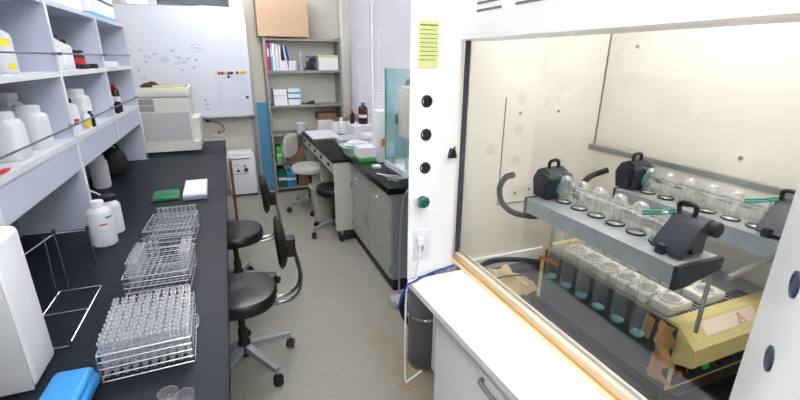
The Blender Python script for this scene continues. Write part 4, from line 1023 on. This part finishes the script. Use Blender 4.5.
def head_near(par, x, y, z):
    """near end clamp: dark slab hanging from a roller whose axis runs along the carrier"""
    b = MB()
    prof = [(-.080, .0), (-.073, -.007), (-.02, .032), (.03, .045), (.037, .062), (.032, .082), (.014, .089), (-.008, .082), (-.028, .060)]
    b.prism([(x+u, z+v) for u, v in prof], y-.043, y+.045, axis='Y')
    b.box(x-.088, x-.072, y+.0, y+.022, z-.014, z+.012)
    b.box(x-.015, x+.03, y-.03, y+.03, z-.013, z+.05)
    o = b.build('end_clamp', 'navyblack', par)
    b = MB(); b.lathe((x+.014, y-.068, z+.066), [(.015, 0), (.021, .004), (.021, .020), (.017, .026)], n=18, axis='Y'); b.build('roller_cap', 'black', o)
    b = MB(); b.tube(curve_pts([(x+.0, y+.035, z+.078), (x-.002, y+.036, z+.112), (x+.0, y-.004, z+.113), (x+.002, y-.004, z+.08)], 5), .0065); b.build('loop_handle', 'black', o)
    b = MB(); b.tube([(x-.01, y+.04, z+.092), (x-.035, y+.07, z+.08), (x-.05, y+.105, z+.07)], .0035, n=6); b.tube([(x-.012, y+.04, z+.084), (x-.038, y+.07, z+.072), (x-.052, y+.105, z+.062)], .0035, n=6)
    o2 = b.build('teal_clip', 'teal', o); o2['label'] = 'teal spring clip'
    return o
def carrier(label, x0, x1, y0, y1, zt, xt, ys, leglow, endplate=True, nearoff=0):
    t = thing('tube_carrier', label, 'carrier', ((x0+x1)/2, (y0+y1)/2, leglow), 0, 'steel tube carriers of the digestion block')
    off = Vector(t.location)
    def B(name, m, *a, **k): return lp(name, m, t, *a, **k)
    def A(o): o.location = -off; return o
    b = MB(); b.box(x0, x1, y0, y1, zt-.006, zt); b.box(x0, x0+.006, y0, y1, zt-.055, zt-.006); b.box(x1-.006, x1, y0, y1, zt-.055, zt-.006)
    A(b.build('rail', 'rail', t))
    if endplate:
        b = MB(); b.prism([(x0-.006, zt-.062), (x0-.006, zt+.002), (x1+.004, zt+.002), (x1+.004, zt-.032), (x0+.03, zt-.062)], y0-.012, y0, axis='Y'); A(b.build('end_plate', 'navyblack', t))
    b = MB(); b.prism([(x0-.004, zt-.06), (x0-.004, zt+.002), (x1+.004, zt+.002), (x1+.004, zt-.04)], y1, y1+.008, axis='Y'); A(b.build('end_plate', 'navyblack', t))
    for (xx, yy) in ((x1-.02, y0-.004), (x1-.02, y1+.002)):
        b = MB(); b.tube([(xx, yy, leglow), (xx, yy, zt-.04)], .006); A(b.build('support_rod', 'steel', t))
    b = MB(); b.box(x1-.024, x1-.006, y0+.03, y1-.03, zt+.04, zt+.052); b.tube([(x1-.04, y0+.06, zt+.045), (x1-.04, y1-.06, zt+.045)], .008)
    for yy in (y0+.05, y1-.05): b.box(x1-.02, x1-.008, yy, yy+.01, zt, zt+.04)
    A(b.build('manifold_bar', 'chrome', t))
    for yy in ys:
        b = MB(); rings = [[(xt+r*math.cos(w), yy+r*math.sin(w), zt+h) for w in [2*PI*j/24 for j in range(24)]] for r, h in ((.024, 0), (.028, .001), (.0285, .004), (.024, .006))]
        b.ring_surface(rings, cap0=False, cap1=False); A(b.build('seal_ring', 'rubber', t))
        b = MB(); b.lathe((xt, yy, zt+.003), [(.026, 0), (.026, .005), (.0225, .008), (.022, .07), (.019, .086), (.011, .095), (.001, .098)], n=20, cap0=False, cap1=False)
        b.lathe((xt, yy, zt+.004), [(.012, 0), (.012, .045), (.008, .05)], n=14, cap0=False)
        b.tube([(xt, yy, zt+.085), (xt+.025, yy, zt+.084), (x1-.03, yy, zt+.05)], .0055, n=8)
        A(b.build('glass_cap', 'flask', t))
    head(t, xt, y1-.025, zt+.001, -1).location = -off
    head_near(t, xt+.02+nearoff, y0+.06, zt+.014).location = -off
    return t
ZT = 1.13
YS = [.745+.0765*k for k in range(6)]
carrier('front steel tube carrier with glass caps and black end clamps inside the hood', 1.0, 1.165, .625, 1.215, ZT, 1.095, YS, bz)
YS2 = [.72+.0765*k for k in range(6)]
# hmm both carriers are alike; rear one stands behind the front one
carrier('rear steel tube carrier standing behind the front one near the hood back wall', 1.42, 1.57, .59, 1.19, ZT, 1.49, YS2, bz, nearoff=.0)
words = ['first glass digestion tube from the near end of the front carrier', 'second glass digestion tube from the near end of the front carrier', 'third glass digestion tube from the near end of the front carrier', 'third glass digestion tube from the far end of the front carrier', 'second glass digestion tube from the far end of the front carrier', 'glass digestion tube at the far end of the front carrier']
def dtube(x, y, zb, ztop, label, group):
    t = thing('digestion_tube', label, 'glass tube', (x, y, zb), 0, group)
    L_ = ztop-zb
    b = MB(); b.lathe((0, 0, 0), [(.001, 0), (.012, .0015), (.019, .007), (.0225, .018), (.0225, L_-.10), (.016, L_-.07), (.015, L_-.012), (.019, L_-.004), (.019, L_)], n=24, cap0=False, cap1=False); b.build('glass', 'flask2', t)
    b = MB(); b.lathe((0, 0, 0), [(.001, .0015), (.012, .003), (.0185, .008), (.0213, .0135)], n=24, cap0=False, cap1=False); b.build('liquid', 'liquid', t)
for k, y in enumerate(YS): dtube(1.083 if 0 else 1.085, y, .818, ZT-.008, words[k], 'digestion tubes in the front carrier')
# grey cross bar at the near side joining carriers
b = MB(); b.tube([(1.18, .60, 1.075), (1.42, .62, 1.085)], .009)
one(b.build('cross_bar', 'steel'), 'round steel bar joining the near ends of the two tube carriers', 'bar')
# black hose at far end
b = MB(); b.tube(curve_pts([(1.02, 1.33, 1.19), (1.00, 1.36, 1.17), (.985, 1.37, 1.12), (1.0, 1.36, 1.06), (1.04, 1.33, 1.025), (1.10, 1.28, 1.02), (1.16, 1.26, 1.03)]), .012)
one(b.build('suction_hose', 'rubber'), 'thick black hose curving around the far end of the front carrier', 'hose')
b = MB(); b.tube(curve_pts([(1.345, 1.30, 1.00), (1.34, 1.31, 1.08), (1.38, 1.30, 1.15), (1.44, 1.26, 1.19)]), .012)
one(b.build('suction_hose', 'rubber'), 'thick black hose rising to the rear carrier in the hood', 'hose')

# crumpled paper & cables on hood floor
b = MB(); rn = random.Random(9); NX, NY = 22, 16; g = {}
for i in range(NX+1):
    for j in range(NY+1):
        u, v = i/NX, j/NY; x = .955+.22*u+.014*math.sin(7*v); y = 1.27+.235*v+.012*math.sin(9*u)
        ed = min(1, 8*min(u, 1-u, v, 1-v)); z = .6615+ed*(.026+.014*math.sin(13*u+3*v)*math.cos(10*v-4*u)+.008*rn.random()+.025*math.exp(-((u-.6)/.10)**2-((v-.6)/.3)**2))
        g[i, j] = b.bm.verts.new((x, y, max(z, .6615)))
for i in range(NX):
    for j in range(NY): b.bm.faces.new((g[i, j], g[i+1, j], g[i+1, j+1], g[i, j+1]))
one(b.build('crumpled_paper', 'cloth'), 'crumpled brown paper on the hood floor beside the digestion block', 'paper')
b = MB(); b.tube(curve_pts([(.92, 1.40, .676), (.98, 1.48, .70), (1.08, 1.512, .712), (1.2, 1.51, .70), (1.32, 1.48, .68), (1.40, 1.40, .675)]), .013)
one(b.build('drain_hose', 'rubber'), 'black hose lying along the far wall on the hood floor', 'hose')
b = MB(); b.tube(curve_pts([(.912, 1.37, .70), (.98, 1.36, .71), (1.05, 1.36, .715), (1.13, 1.34, .715), (1.2, 1.29, .72)]), .004)
one(b.build('thin_cable', 'black'), 'thin dark cable crossing the crumpled paper to the digestion block', 'cable')
one(box_obj('black_tray', 'black', None, .93, 1.06, .62, 1.24, .6605, .69), 'flat black tray on the hood floor in front of the digestion block', 'tray')

# ------------------------------------------------------------------ world & view
W = bpy.data.worlds.new('world'); S.world = W; W.use_nodes = True
bg = W.node_tree.nodes['Background']; bg.inputs['Color'].default_value = (.97, .97, 1, 1); bg.inputs['Strength'].default_value = 1.7
S.cycles.transparent_max_bounces = 40
S.cycles.max_bounces = 10
S.cycles.use_denoising = True
S.view_settings.view_transform = 'Standard'; S.view_settings.look = 'None'; S.view_settings.gamma = 1; S.view_settings.exposure = 1.36
S.view_settings.use_curve_mapping = False
bpy.context.view_layer.update()
